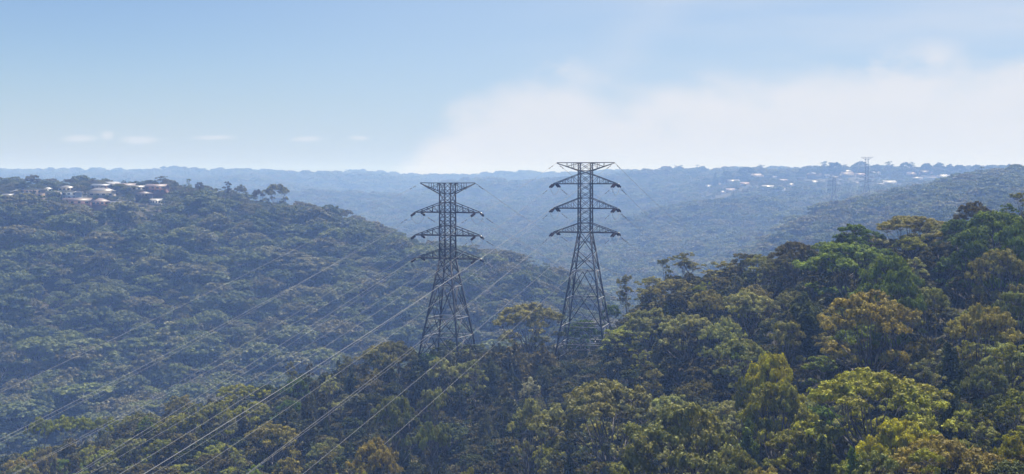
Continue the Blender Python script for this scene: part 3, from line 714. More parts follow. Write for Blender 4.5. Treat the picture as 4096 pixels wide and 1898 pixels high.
def house(px, yb, w, hw, hr, D, roof='terra', wall='cream', kind='hip', rz=0., dep=9., label='', storeys=1, nwin=4, balcony=False, group='houses of the suburb on the left hill', kn='house', chim=False):
    """px: column of the house's middle, yb: row of its base, w/hw/hr metres"""
    x = xcol(px, D); zb = g1(x, D); zt = zrow(yb, D); z = zt if abs(zt-zb) < 5 else zb
    o = empty(kn, (x, D, z), rz); h = hw; a, d = w/2, dep/2
    mb = MB(); mb.box((-a, -d, -5), (a, d, h)); mb.build('wall', WM[wall], o)
    e = .55; A, Dp = a+e, d+e; mb = MB()
    if kind == 'hip':
        r = max(A-Dp, A*.12); V = [(-A, -Dp, h+.02), (A, -Dp, h+.02), (A, Dp, h+.02), (-A, Dp, h+.02), (-r, 0, h+hr), (r, 0, h+hr), (-A, -Dp, h-.2), (A, -Dp, h-.2), (A, Dp, h-.2), (-A, Dp, h-.2)]
        mb.add(V, [(0, 1, 5, 4), (1, 2, 5), (2, 3, 4, 5), (3, 0, 4), (6, 7, 1, 0), (7, 8, 2, 1), (8, 9, 3, 2), (9, 6, 0, 3), (9, 8, 7, 6)])
    elif kind == 'gable':
        V = [(-A, -Dp, h-.1), (A, -Dp, h-.1), (A, Dp, h-.1), (-A, Dp, h-.1), (-A, 0, h+hr), (A, 0, h+hr)]
        V += [(v[0], v[1], v[2]-.22) for v in V]
        mb.add(V, [(0, 1, 5, 4), (2, 3, 4, 5), (7, 6, 10, 11), (9, 8, 11, 10), (0, 6, 7, 1), (2, 8, 9, 3), (1, 7, 11, 5), (2, 5, 11, 8), (0, 4, 10, 6), (3, 9, 10, 4)])
        g = MB(); g.add([(-a, -d, h), (-a, d, h), (-a, 0, h+hr*.93), (a, -d, h), (a, d, h), (a, 0, h+hr*.93)], [(0, 2, 1), (3, 4, 5)]); g.build('gable_end', WM[wall], o)
    elif kind == 'skillion':
        V = [(-A, -Dp, h+.05), (A, -Dp, h+.05), (A, Dp, h+hr), (-A, Dp, h+hr)]; V += [(v[0], v[1], v[2]-.25) for v in V]
        mb.add(V, [(0, 1, 2, 3), (7, 6, 5, 4), (0, 4, 5, 1), (1, 5, 6, 2), (2, 6, 7, 3), (3, 7, 4, 0)])
        g = MB(); g.box((-a+.02, -d+.02, h), (a-.02, d-.02, h+.04)); g.build('ceiling', WM[wall], o)
    else:
        mb.box((-A, -Dp, h+.02), (A, Dp, h+.4))
    rf = mb.build('roof', RM[roof], o)
    if chim:
        c = MB(); c.box((a*.3, -.4, h+.2), (a*.3+.9, .5, h+hr+.9)); c.build('chimney', WM['brick'], rf)
    for s in range(storeys):
        z0 = h/storeys*s+.9; 
        for k in range(nwin):
            cx = -a+w*(k+.5)/nwin+rng.uniform(-.2, .2); ww = min(w/nwin*.55, 1.9); hh = min(1.3, h/storeys-1.3)
            f = MB(); f.box((cx-ww/2-.08, -d-.06, z0-.08), (cx+ww/2+.08, -d+.05, z0+hh+.08)); fo = f.build('window', FRAME, o)
            g = MB(); g.box((cx-ww/2, -d-.09, z0), (cx-.04, -d-.02, z0+hh)); g.box((cx+.04, -d-.09, z0), (cx+ww/2, -d-.02, z0+hh)); g.build('pane', GLASS, fo)
        if balcony and s:
            bb = MB(); bb.box((-a*.95, -d-1.5, h/storeys*s-.15), (a*.6, -d-.1, h/storeys*s)); 
            bb.box((-a*.95, -d-1.5, h/storeys*s+.9), (a*.6, -d-1.42, h/storeys*s+1.0))
            for t in np.linspace(0, 1, 15): X = -a*.95+t*a*1.5; bb.box((X, -d-1.5, h/storeys*s), (X+.06, -d-1.44, h/storeys*s+.9))
            bb.build('balcony', WM['white'], o)
    tag(o, label, 'house', group); HOUSES.append((x, D, w, dep))
    return o
def H9(px, ytop, ybase, wpx, D, rooffrac, **kw):
    """by photograph rows: roof top, base, width in columns"""
    m = D/F; w = wpx*m; tot = (ybase-ytop)*m; hr = max(.8, tot*rooffrac); return house(px, ybase, w, max(2.6, tot-hr), hr, D, **kw)
LHS = [
 (409, 752, 787, 96, 905, .36, dict(roof='pale', wall='cream', rz=.12, label='cream house under a wide pale hip roof, mid suburb on the left hill', chim=True)),
 (487, 777, 826, 92, 868, .30, dict(roof='grey', wall='dark', rz=-.25, kind='gable', storeys=2, nwin=4, balcony=True, label='two storey dark brick house with grey gable roof at the forest edge')),
 (404, 796, 822, 66, 866, .5, dict(roof='pink', wall='brick', rz=.2, label='low brick house with pinkish hip roof, left of the two storey dark brick one')),
 (312, 797, 819, 110, 872, .55, dict(roof='brown', wall='brick', kind='gable', rz=.05, label='long low house with brown gable roof at the suburb front edge')),
 (289, 766, 798, 62, 892, .12, dict(roof='white', wall='blue', kind='flat', storeys=2, nwin=3, rz=-.1, label='pale blue flat-roofed two storey block of a house on the left hill')),
 (227, 765, 793, 62, 896, .42, dict(roof='brown', wall='dark', rz=.3, label='dark brown roofed house between the balconied block and the pale blue one')),
 (133, 756, 806, 80, 890, .10, dict(roof='grey', wall='tan', kind='flat', storeys=3, nwin=5, balcony=True, rz=.06, label='three storey tan block with white balconies near the left edge')),
 (270, 750, 766, 60, 940, .6, dict(roof='pale', wall='cream', rz=.2, label='small cream house with pale hip roof behind the pale blue block')),
 (458, 730, 752, 48, 968, .5, dict(roof='white', wall='cream', kind='skillion', rz=.7, label='house with steep bright white roof at the suburb crest')),
 (505, 739, 756, 78, 960, .5, dict(roof='pink', wall='tan', kind='gable', rz=.04, label='long pinkish gable roof at the crest, right of the steep white one')),
 (630, 737, 771, 80, 940, .3, dict(roof='pink', wall='brick', kind='gable', rz=-.08, storeys=2, label='rightmost large house of the left suburb, pink roof over brick walls')),
 (552, 748, 763, 72, 945, .5, dict(roof='pale', wall='cream', kind='gable', rz=.1, label='low house with pale gable roof just left of the largest pink roof')),
 (577, 771, 789, 52, 915, .5, dict(roof='brown', wall='dark', rz=-.1, label='small dark house with brown hip roof below the largest pink roof')),
 (624, 774, 788, 42, 910, .5, dict(roof='white', wall='white', kind='skillion', rz=.15, label='small bright white house among trees at the right end of the suburb')),
 (515, 789, 800, 26, 885, .5, dict(roof='white', wall='cream', kind='gable', rz=.5, nwin=2, label='tiny cream shed with bright roof right of the two storey dark brick house', kn='shed')),
 (48, 820, 862, 100, 845, .10, dict(roof='blue', wall='blue', kind='flat', storeys=2, nwin=6, rz=-.04, label='pale blue flat-roofed building lowest at the left edge')),
 (69, 765, 782, 32, 925, .5, dict(roof='pale', wall='cream', rz=-.4, label='small pale hip-roofed house above the balconied block, near the left edge')),
 (35, 781, 796, 40, 910, .4, dict(roof='grey', wall='brick', kind='gable', rz=.1, label='brick cottage with grey gable roof nearest the left edge, left of the balconied block')),
 (408, 741, 757, 70, 955, .45, dict(roof='blue', wall='dark', kind='gable', rz=-.05, label='dark walled house with bluish gable roof behind the wide pale hip roof')),
 (194, 757, 770, 28, 935, .5, dict(roof='white', wall='white', rz=.3, nwin=2, label='small white hip-roofed house left of the pale cream one near the crest')),
 (130, 806, 822, 60, 872, .35, dict(roof='pale', wall='cream', kind='gable', rz=.05, label='low cream house with pale roof in front of the balconied block')),
]
for px, yt, yb, w, D, rfr, kw in LHS: H9(px, yt, yb, w, D, rfr, **kw)
# far suburb on the right, small in the haze
FHS = [(3247,697,32,'white'),(3260,706,58,'terra'),(3303,705,22,'white'),(3386,687,36,'pale'),(3386,701,46,'pink'),(3504,693,30,'white'),(3255,729,28,'white'),(3129,724,33,'pink'),(3781,680,26,'pale'),(3827,683,44,'terra'),(3667,715,36,'pale'),(3715,712,52,'pink'),(3771,709,46,'white'),(3813,716,40,'pink'),(3558,731,44,'white'),(3556,752,66,'white'),(3599,756,14,'white'),(3936,692,14,'white'),(3788,731,32,'blue'),(3119,759,34,'white'),(4051,674,30,'white'),(4082,677,36,'pink'),(3518,740,18,'white'),(2946,693,20,'white'),(3024,706,50,'pink'),(2928,716,38,'pale'),(2980,737,34,'terra'),(2828,722,22,'white'),(2832,709,18,'pale'),(2921,762,30,'pink'),(2890,770,18,'pale'),(3070,750,40,'white'),(3095,709,16,'pale'),(3640,690,40,'terra'),(3700,693,44,'brown'),(3866,730,30,'pale'),(3910,700,30,'brown'),(3340,712,22,'pale'),(3200,715,26,'brown'),(3420,735,30,'brown'),(2655,811,20,'white'),(2701,817,14,'white'),(2676,819,12,'pale'),
        (3440,700,34,'terra'),(2870,738,26,'brown'),(3160,741,30,'grey')]
RN = dict(white='white', terra='terracotta', pale='grey', pink='pinkish', blue='bluish', brown='brown', grey='dark grey')
RW = dict(white='white', terra='tan', pale='cream', pink='cream', blue='white', brown='brick', grey='cream')
def where_far(px, py):
    if px < 2750: return 'low down, right of the taller near pylon'
    if px < 2960: return "at the far right suburb's left end"
    if px < 3200: return 'left of the far pylon pair'
    if px < 3400: return 'just above the lower far pylon'
    if px < 3540: return 'beside the taller far pylon'
    if px < 3740: return 'right of the far pylon pair'
    if px < 3900: return 'above the spur toward the right edge'
    return 'near the right edge skyline'
cnt = {}
for px, py, w, rf in sorted(FHS):
    key = (rf, where_far(px, py)); cnt.setdefault(key, []).append((px, py))
ORD = ['first', 'second', 'third', 'fourth', 'fifth', 'sixth', 'seventh', 'eighth', 'ninth', 'tenth', 'eleventh', 'twelfth', 'thirteenth', 'fourteenth', 'fifteenth', 'sixteenth', 'seventeenth', 'eighteenth']
for i, (px, py, w, rf) in enumerate(FHS):
    D = solveD(px, py+6, 1950, 2700); key = (rf, where_far(px, py)); L = sorted(cnt[key]); k = L.index((px, py))
    lab = f"small hazy {RN[rf]}-roofed house {key[1]}" + ('' if len(L) == 1 else f", {ORD[k]} from left")
    wm = w*D/F*1.12; house(px, py+6, wm, 3.4 if wm < 24 else 5.2, 2.0+wm*.05, D, roof=rf, wall=RW[rf], kind=['hip', 'gable', 'skillion'][i % 3], rz=float(rng.uniform(-.3, .3)), dep=min(12, max(7, wm*.5)), label=lab, nwin=max(2, int(wm/5)), group='hazy houses of the far right suburb')
for px, py, w, rf in [(22,736,22,'pink'),(122,729,26,'pale'),(168,732,30,'white'),(120,740,18,'pale'),(1393,717,12,'white'),(1496,718,10,'white'),(1419,739,20,'white'),(55,728,20,'pale')]:
    D = solveD(px, py, 2600, 4400); wm = w*D/F
    nm = {22: 'leftmost tiny pinkish roof in the haze behind the left suburb', 122: 'tiny pale roof in the haze above the balconied block', 168: 'tiny white roof in the haze right of the pale ones behind the left suburb', 120: 'tiny pale roof just below another in the haze above the balconied block', 1393: 'tiny white roof high on the farthest ridge left of the shorter pylon', 1496: 'smallest white roof high on the farthest ridge, nearer the shorter pylon', 1419: 'tiny white roof below the two others on the farthest ridge left of the shorter pylon', 55: 'tiny pale roof in the haze near the left edge, right of the pinkish one'}[px]
    house(px, py, wm, 4, 2.5, D, roof=rf, wall='white', kind='hip', rz=.1, dep=10, label=nm, nwin=2, group='tiny far roofs in the haze')

# ------------------------------------------------------------------ trees of the near slope
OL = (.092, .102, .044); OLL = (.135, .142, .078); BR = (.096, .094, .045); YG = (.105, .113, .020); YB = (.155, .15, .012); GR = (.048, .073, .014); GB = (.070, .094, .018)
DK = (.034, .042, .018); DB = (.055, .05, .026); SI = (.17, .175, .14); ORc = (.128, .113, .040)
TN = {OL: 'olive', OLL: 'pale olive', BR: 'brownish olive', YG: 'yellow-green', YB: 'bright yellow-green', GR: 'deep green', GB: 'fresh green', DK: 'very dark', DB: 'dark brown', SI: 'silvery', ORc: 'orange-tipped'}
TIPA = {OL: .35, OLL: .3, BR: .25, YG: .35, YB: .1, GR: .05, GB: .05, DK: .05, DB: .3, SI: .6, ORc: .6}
KEYS = [(2120,1203,300,374,'broad',BR),(1555,1352,250,350,'broad',BR),(1800,1352,150,373,'round',DK),(1895,1362,120,368,'round',DK),(1700,1405,130,357,'round',GR),(1745,1392,110,366,'dense',DK),(1850,1385,120,362,'round',OL),(950,1540,210,345,'umbrella',YG),
 (150,1672,120,352,'umbrella',YG),(280,1658,170,356,'umbrella',YG),(400,1664,120,352,'umbrella',YG),(690,1572,110,372,'round',BR),(740,1580,70,370,'tall',ORc),(520,1640,90,372,'round',OLL),(1160,1443,70,365,'tall',BR),(1235,1452,44,362,'tall',DB),
 (2742,1003,180,330,'tall',BR),(2505,1093,90,352,'tall',BR),(2662,1030,80,332,'tall',BR),(2600,1100,190,325,'tall',BR),(2700,1100,190,318,'broad',BR),(2880,1040,170,318,'tall',BR),(2965,1008,150,308,'tall',DB),(3050,1010,200,305,'broad',OL),
 (3180,946,200,290,'broad',DB),(3430,868,180,275,'round',GR),(3360,920,90,272,'round',DK),(3400,940,340,252,'dense',GB),(3560,978,250,228,'dense',GB),(3590,1042,205,214,'dense',GB),(3650,843,320,276,'broad',BR),(3900,795,170,285,'broad',DB),(3830,855,150,268,'dense',GR),
 (3990,812,270,252,'dense',GB),(4085,765,110,290,'tall',BR),(3890,895,190,240,'dense',GR),(4060,870,190,235,'dense',GB),(3490,1143,430,205,'broad',ORc),(3720,1100,170,215,'round',OL),(4000,965,230,225,'broad',BR),(3940,1195,300,190,'broad',ORc),(4070,1110,180,200,'round',OL),
 (3085,1365,230,200,'dense',YB),(3110,1480,270,185,'dense',YG),(2985,1450,120,190,'round',YG),(3500,1442,590,165,'broad',YG),(2440,1437,500,222,'broad',BR),(2710,1560,480,168,'dense',OL),(3790,1718,520,130,'broad',ORc),(3620,1645,300,150,'dense',YB),(4060,1725,150,132,'dense',YB),
 (2115,1520,170,250,'round',OLL),(1565,1537,190,270,'broad',OL),(1730,1512,130,282,'round',OL),(1762,1402,120,322,'round',OLL),(1855,1432,130,330,'round',OL),(1730,1652,150,240,'umbrella',OL),(1500,1745,230,235,'broad',ORc),(1400,1868,220,212,'dense',YB),(1870,1862,120,205,'dense',YB),
 (2060,1342,140,345,'sheoak',DB),(2175,1345,130,340,'sheoak',DB),(1960,1430,110,335,'sheoak',DK),(3225,1112,180,236,'sheoak',DK),(3160,1140,110,232,'sheoak',DB),(2530,1292,250,318,'dense',YG),(2600,1222,240,300,'dense',OL),(2750,1242,240,272,'broad',OLL),(2330,1262,140,392,'dense',GR),(2447,1195,85,392,'round',GR),
 (2960,1330,250,240,'broad',OL),(3000,1150,240,270,'broad',OLL),(2900,1262,190,256,'broad',OLL),(2840,1150,180,285,'broad',BR),(360,1776,150,330,'dense',YG),(165,1786,110,335,'dense',ORc),(60,1822,170,325,'dense',ORc),(870,1770,170,300,'dense',YG),(1000,1600,190,335,'dense',YG),(1085,1682,220,290,'broad',ORc),(1145,1815,120,262,'round',ORc),
 (560,1642,190,345,'broad',BR),(720,1640,150,335,'round',YG),(1300,1655,120,252,'banksia',SI),(1870,1560,100,256,'banksia',SI),(1680,1712,90,235,'banksia',SI),(1775,1752,100,228,'banksia',SI),(2130,1412,110,330,'banksia',SI),(1010,1590,70,320,'banksia',SI),(2090,1790,150,205,'dead',OL),(2215,1775,110,203,'dead',OL),
 (2950,1760,250,150,'broad',OL),(2760,1860,200,142,'broad',OLL),(3060,1850,320,133,'broad',ORc),(3300,1730,160,150,'sheoak',DK),(3420,1800,150,140,'sheoak',GR),(4030,1580,200,160,'round',OLL),(3960,1440,180,172,'broad',OL),(4040,1330,190,180,'round',OLL),(3830,1530,150,165,'sheoak',DK),(3800,1330,170,190,'sheoak',DK),
 (3700,1290,180,195,'sheoak',DB),(2480,1850,170,155,'dense',YG),(2280,1600,120,215,'sheoak',DK),(1180,1500,120,345,'dense',GR),(1060,1520,110,350,'round',DK),(1380,1420,90,352,'tall',BR),(3150,1240,150,225,'round',BR),(3000,1560,150,180,'sheoak',GR),(640,1745,150,315,'dense',YG),(480,1745,140,322,'dense',OL),(250,1830,150,322,'dense',GB),(700,1860,160,300,'dense',YG),(540,1860,150,305,'dense',OL),(930,1870,160,285,'broad',YG),(1180,1890,150,250,'dense',GB)]
SILX = [-400,0,110,460,600,800,1000,1150,1300,1450,1600,1750,1950,2020,2120,2250,2400,2480,2550,2700,2900,3050,3180,3300,3400,3520,3650,3830,3950,4096,4600]
SILY = [1950,1822,1795,1700,1650,1600,1580,1510,1450,1420,1380,1390,1390,1340,1280,1290,1290,1180,1150,1090,1060,1020,980,950,910,920,880,840,820,790,740]
def allowed(px, D, w):
    """highest row a filler tree may reach"""
    y = float(np.interp(px, SILX, SILY))+14
    if D < 386 and 2190-w/2 < px < 2440+w/2: y = max(y, 1450 if px < 2400 else 1340)
    if D < 371 and 1650-w/2 < px < 1940+w/2: y = max(y, 1385)
    return y-10
occ = []
for px, yt, wpx, D, kind, col in KEYS:
    x = xcol(px, D); zg = g1(x, D); H = zrow(yt, D)-zg; Wd = wpx*D/F
    H = min(max(H, 5.0), 23.0)
    if kind in ('banksia', 'dead'): H = min(H, 7.5)
    if kind == 'sheoak': H = min(H, 13)
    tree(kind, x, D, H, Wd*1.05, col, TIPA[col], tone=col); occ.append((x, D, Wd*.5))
# filler trees on a jittered spread, largest as individuals
cand = []
yy = 112.
while yy < 440:
    step = 5.4+yy*.004; xx = -yy*.50
    while xx < yy*.50:
        x = xx+rng.uniform(-2.4, 2.4); y = yy+rng.uniform(-2.4, 2.4); xx += step
        px = 2048+F*x/y
        if px < -260 or px > 4350: continue
        mind = min((math.hypot(x-a, y-b)-.62*r for a, b, r in occ), default=99)
        if mind < 2.2: continue
        if min(math.hypot(x-22.3, y-380), math.hypot(x+18.8, y-365)) < 9.5: continue
        if math.hypot(x-22.3, y-376) < 16 and y < 380: continue
        u = rng.random(); zg = g1(x, y)
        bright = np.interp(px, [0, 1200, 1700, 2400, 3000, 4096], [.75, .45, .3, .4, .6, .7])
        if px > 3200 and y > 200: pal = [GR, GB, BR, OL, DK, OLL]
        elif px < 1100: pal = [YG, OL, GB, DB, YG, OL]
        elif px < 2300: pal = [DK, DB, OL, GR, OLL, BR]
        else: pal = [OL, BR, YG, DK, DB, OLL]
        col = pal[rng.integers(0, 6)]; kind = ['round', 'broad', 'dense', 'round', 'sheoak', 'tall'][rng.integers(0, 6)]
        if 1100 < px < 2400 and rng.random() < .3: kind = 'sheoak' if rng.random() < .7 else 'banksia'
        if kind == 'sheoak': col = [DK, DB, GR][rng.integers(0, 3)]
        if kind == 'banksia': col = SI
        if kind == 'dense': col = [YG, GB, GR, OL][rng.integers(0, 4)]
        big = rng.uniform(.7, 1.15)
        H = dict(round=9, broad=10, dense=8.5, sheoak=8.5, tall=12, banksia=5.0)[kind]*big; Wd = dict(round=6.5, broad=9, dense=7.5, sheoak=4.6, tall=6, banksia=4)[kind]*big
        ya = allowed(px, y, Wd*F/y); Hm = zrow(ya, y)-zg
        if Hm < 2.4: continue
        if y > 315 and px < 2000: H *= 1.35; Wd *= 1.15
        H = min(H, Hm); Wd = min(Wd, H*1.25)
        if 949-F*0 and (zg+H) < -.2346*y-3: continue
        cand.append((kind, x, y, H, Wd, col))
        occ.append((x, y, Wd*.32))
    yy += step*.86
cand.sort(key=lambda c: -(c[3]+c[4])/c[2])
NIND = 178
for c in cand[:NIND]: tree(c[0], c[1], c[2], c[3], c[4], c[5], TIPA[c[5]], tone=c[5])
REST = cand[NIND:]
print('near individuals', len(TREES), 'rest', len(REST))

# labels of the near trees: by kind, colour, place; ordinals where several match
def zone(px, py, D):
    if D > 360 and 1990 < px < 2480: return 'behind the taller pylon'
    if 1650 < px < 1950 and py < 1480: return "at the shorter pylon's feet"
    if 2190 < px < 2500 and py < 1500: return "at the taller pylon's feet"
    if 1950 <= px <= 2190 and py < 1480: return 'between the near pylons'
    for lim, a in ((520, 'far left'), (1100, 'left'), (1650, 'left of shorter pylon'), (2000, 'below shorter pylon'), (2480, 'below taller pylon'),
                   (2850, 'right of taller pylon'), (3300, 'centre right'), (3750, 'right'), (9999, 'far right')):
        if px < lim: break
    if py < np.interp(px, SILX, SILY)+90: return 'on the near crest, ' + a
    return ('bottom edge, ' if py > 1760 else 'low on near slope, ' if py > 1560 else 'mid near slope, ') + a
FORM = dict(broad='domed gum', round='round gum', tall='open-crowned gum', umbrella='flat-topped gum', dense='bushy tree', sheoak='feathery she-oak', banksia='spiky banksia shrub', dead='bare pale-limbed dead tree')
def label_trees(T, grp):
    by = {}
    for t in T:
        q = proj([t['x'], t['y'], t['z']+t['H']*.75])[0]; t['q'] = q
        sz = t['W']*F/t['y']; s = 'large ' if sz > 230 else ('small ' if sz < 105 else '')
        tn = '' if t['kind'] == 'dead' else TN[t['tone']]+' '
        t['k'] = (s+tn+FORM[t['kind']], zone(q[0], q[1], t['y'])); by.setdefault(t['k'], []).append(t)
    for k, L in by.items():
        L.sort(key=lambda t: t['q'][0])
        for i, t in enumerate(L):
            lab = f"{k[0]}, {k[1]}" if not k[1].startswith(('at', 'be')) else f"{k[0]} {k[1]}"
            if len(L) > 1: lab += f", {ORD[i]} from left"
            t['o']['label'] = lab; t['o']['group'] = grp[t['kind']]
GR_ = {k: v for k, v in dict(broad='gum trees of the near slope', round='gum trees of the near slope', tall='gum trees of the near slope', umbrella='gum trees of the near slope', dense='dense rounded trees of the near slope', sheoak='she-oaks of the near slope', banksia='silvery banksias of the near slope', dead='dead trees of the near slope').items()}
label_trees(TREES, GR_)

# ------------------------------------------------------------------ boulders
ROCK = simple_mat('sandstone', (.36, .27, .22), .9, 0, 1.2, .3)
def boulder(px, py, w, h, label):
    D = solveD(px, py, 130, 380); rs = np.random.default_rng(int(px)); x = xcol(px, D)
    n, m = 14, 9; V = []
    for i in range(m):
        t = math.pi*i/(m-1)
        for j in range(n):
            p = 2*math.pi*j/n; d = np.array([math.sin(t)*math.cos(p), math.sin(t)*math.sin(p), math.cos(t)])
            d = np.sign(d)*np.abs(d)**.7; V.append(d*np.array([w/2, w*.35, h/2])*(1+.10*math.sin(5*p+3*t+px)+.06*rs.normal()))
    mb = MB(); mb.add(V, [(i*n+j, (i+1)*n+j, (i+1)*n+(j+1) % n, i*n+(j+1) % n) for i in range(m-1) for j in range(n)])
    o = mb.build('boulder', ROCK, None, (x, D, g1(x, D)+h*.25), (0, 0, rs.uniform(-.5, .5))); tag(o, label, 'boulder', 'sandstone boulders on the near slope')
boulder(3390, 1440, 4.5, 1.8, 'sandstone ledge between trees above the widest yellow-green dome at right')
boulder(1960, 1800, 3.6, 1.5, 'pinkish sandstone boulder near the bottom edge below the shorter pylon')
boulder(1840, 1850, 4.2, 1.6, 'larger pinkish boulder at the bottom edge, leftmost of the low ones')
boulder(2200, 1690, 2.6, 1.2, 'small sandstone boulder in the clearing below the taller pylon')
boulder(1900, 1710, 2.4, 1.6, 'reddish boulder beside silvery banksias below the shorter pylon')

# ------------------------------------------------------------------ masses of trees too many to count
def lod_objects(kinds, lod, leaf):
    out = []
    for kind, v in kinds:
        cr, tk, H, Wd = grow(kind, 300+v*31+len(kind), lod)
        mb = MB(); 
        if cr: mb.v += cr.v; mb.f += cr.f; mb.mi += [(n, 0) for n, _ in cr.mi]; mb.attr += cr.attr; mb.n = cr.n
        for V, Fc, A in zip(tk.v, tk.f, tk.attr): pass
        off = mb.n
        for V, Fc, A in zip(tk.v, tk.f, tk.attr):
            mb.v.append(V); mb.f.append([tuple(i+off for i in q) for q in Fc]); mb.mi.append((len(Fc), 1)); mb.attr.append(A)
        me = mb.mesh('forest_tree', [leaf, BARK]); out.append((bpy.data.objects.new('forest_tree', me), H, Wd))
    return out
def scatter(name, pts, protos, label, cat):
    """pts: array x,y,z,rot,sx,sz,index"""
    pts = np.asarray(pts, float); me = bpy.data.meshes.new(name); me.vertices.add(len(pts)); me.vertices.foreach_set('co', pts[:, :3].ravel())
    a = me.attributes.new('rot', 'FLOAT_VECTOR', 'POINT'); a.data.foreach_set('vector', np.stack([0*pts[:, 3], 0*pts[:, 3], pts[:, 3]], 1).ravel())
    a = me.attributes.new('scl', 'FLOAT_VECTOR', 'POINT'); a.data.foreach_set('vector', pts[:, [4, 4, 5]].ravel())
    a = me.attributes.new('pid', 'INT', 'POINT'); a.data.foreach_set('value', pts[:, 6].astype(np.int32))
    o = link(name, me); ng = bpy.data.node_groups.new(name, 'GeometryNodeTree')
    ng.interface.new_socket('Geometry', in_out='INPUT', socket_type='NodeSocketGeometry'); ng.interface.new_socket('Geometry', in_out='OUTPUT', socket_type='NodeSocketGeometry')
    N = NT(ng); gi = N.n('NodeGroupInput'); go = N.n('NodeGroupOutput'); ip = N.n('GeometryNodeInstanceOnPoints'); jn = N.n('GeometryNodeJoinGeometry')
    for ob in reversed([p[0] for p in protos]):
        oi = N.n('GeometryNodeObjectInfo'); oi.inputs['Object'].default_value = ob; g2 = N.n('GeometryNodeGeometryToInstance')
        N.l(oi.outputs['Geometry'], g2.inputs[0]); N.l(g2.outputs[0], jn.inputs[0])
    def attr(nm, t):
        n = N.n('GeometryNodeInputNamedAttribute', data_type=t); n.inputs[0].default_value = nm; return n.outputs[0]
    N.l(gi.outputs[0], ip.inputs['Points']); N.l(jn.outputs[0], ip.inputs['Instance']); ip.inputs['Pick Instance'].default_value = True
    N.l(attr('pid', 'INT'), ip.inputs['Instance Index']); N.l(attr('rot', 'FLOAT_VECTOR'), ip.inputs['Rotation']); N.l(attr('scl', 'FLOAT_VECTOR'), ip.inputs['Scale'])
    N.l(ip.outputs[0], go.inputs[0])
    md = o.modifiers.new('scatter', 'NODES'); md.node_group = ng
    tag(o, label, cat, kind='stuff'); print(name, len(pts))
    return o
# horizon of the land as seen from the camera, for leaving out what can never be seen
HU = np.linspace(-.56, .56, 281); HD = np.concatenate([np.linspace(60, 1100, 240), np.linspace(1110, 4700, 260)])
UU, DD = np.meshgrid(HU, HD, indexing='ij'); HZ = ground((UU*DD).ravel(), DD.ravel()).reshape(UU.shape)
can = HZ+np.where(DD < 420, 3., 5.)
HANG = np.maximum.accumulate(can/DD, axis=1)
def visible(x, y, ztop, tol=10.):
    iu = np.clip(((x/y+.56)/(HU[1]-HU[0])).astype(int), 0, len(HU)-1); jd = np.clip(np.searchsorted(HD, y)-4, 0, len(HD)-1)
    return (ztop+tol)/y > HANG[iu, jd]
def jgrid(d0, d1, step, half=.455):
    out = []; y = d0
    while y < d1:
        n = int(2*half*y/step); x = -half*y+step*(np.arange(n)+.5)+rng.uniform(-.42, .42, n)*step
        out.append(np.stack([x, y+rng.uniform(-.42, .42, n)*step], 1)); y += step*.87
    return np.vstack(out)
HX = np.array([(h[0], h[1], h[2]) for h in HOUSES])
def off_houses(P, front=14):
    k = np.ones(len(P), bool)
    for x, y, w in HX:
        f = 5 if y < 1200 else 58 if y < 3000 else 25
        k &= ~((abs(P[:, 0]-x) < w*.5+3) & (P[:, 1]-y > -f) & (P[:, 1]-y < 9))
    return k
def forest(name, P, protos, hmean, label, cat, wmul=1., hv=.34, kp=None, tol=10.):
    z = ground(P[:, 0], P[:, 1]); n = len(P); s = np.clip(rng.lognormal(0, hv, n), .5, 1.75 if hv < .4 else 2.1)
    h = hmean(P)*s if callable(hmean) else hmean*s; k = visible(P[:, 0], P[:, 1], z+h, tol) & off_houses(P)
    P, z, h = P[k], z[k], h[k]; n = len(P)
    pid = rng.choice(len(protos), n, p=kp); H0 = np.array([p[1] for p in protos])[pid]
    sz = h/H0; sx = sz*rng.uniform(.85, 1.35, n)*wmul
    return scatter(name, np.stack([P[:, 0], P[:, 1], z-.4, rng.uniform(0, 6.28, n), sx, sz, pid], 1), protos, label, cat)
L1 = lod_objects([('broad', 0), ('broad', 1), ('round', 0), ('round', 1), ('dense', 0), ('tall', 0), ('umbrella', 0), ('dead', 0)], 1, FARLEAF)
L2 = lod_objects([('broad', 0), ('round', 1), ('dense', 0), ('tall', 0)], 2, FARLEAF)
KP = [.22, .21, .14, .13, .07, .18, .02, .03]
P = jgrid(425, 1090, 8.8)
sub = (P[:, 1] > 835) & (P[:, 1] < 1030) & (2048+F*P[:, 0]/P[:, 1] < 660)      # gardens of the left suburb: fewer and smaller trees
forest('forest', P[~sub], L1, lambda P: np.where((P[:, 1] > 885) & (2048+F*P[:, 0]/P[:, 1] > 640) & (2048+F*P[:, 0]/P[:, 1] < 1190), 9.0, 12.2), 'unbroken gum forest covering the left hill and the valley floor', 'forest', 1.05, kp=KP)
g = P[sub]; g = g[rng.random(len(g)) < .9]
forest('garden_trees', g, L1, 5.0, 'low garden trees and shrubs between the houses of the left suburb', 'garden trees', 1.0, kp=KP)
P = jgrid(1090, 2000, 9.0); px_ = 2048+F*P[:, 0]/P[:, 1]
forest('forest', P, L2, 11.5, 'hazy gum forest on the spurs and slopes of the middle distance', 'forest', 1.1, kp=[.35, .3, .2, .15])
P = jgrid(2000, 3000, 11.5); px_ = 2048+F*P[:, 0]/P[:, 1]; sub = (P[:, 1] > 2230) & (P[:, 1] < 2690) & (px_ > 2790)
forest('forest', P[~sub], L2, 11.5, 'pale blue forest of the far slopes around the hazy suburb', 'forest', 1.2, hv=.32, kp=[.35, .3, .2, .15])
g = P[sub]; g = g[rng.random(len(g)) < .62]
forest('garden_trees', g, L2, 5.2, 'hazy garden trees among the houses of the far right suburb', 'garden trees', 1.15, hv=.45, kp=[.35, .3, .2, .15])
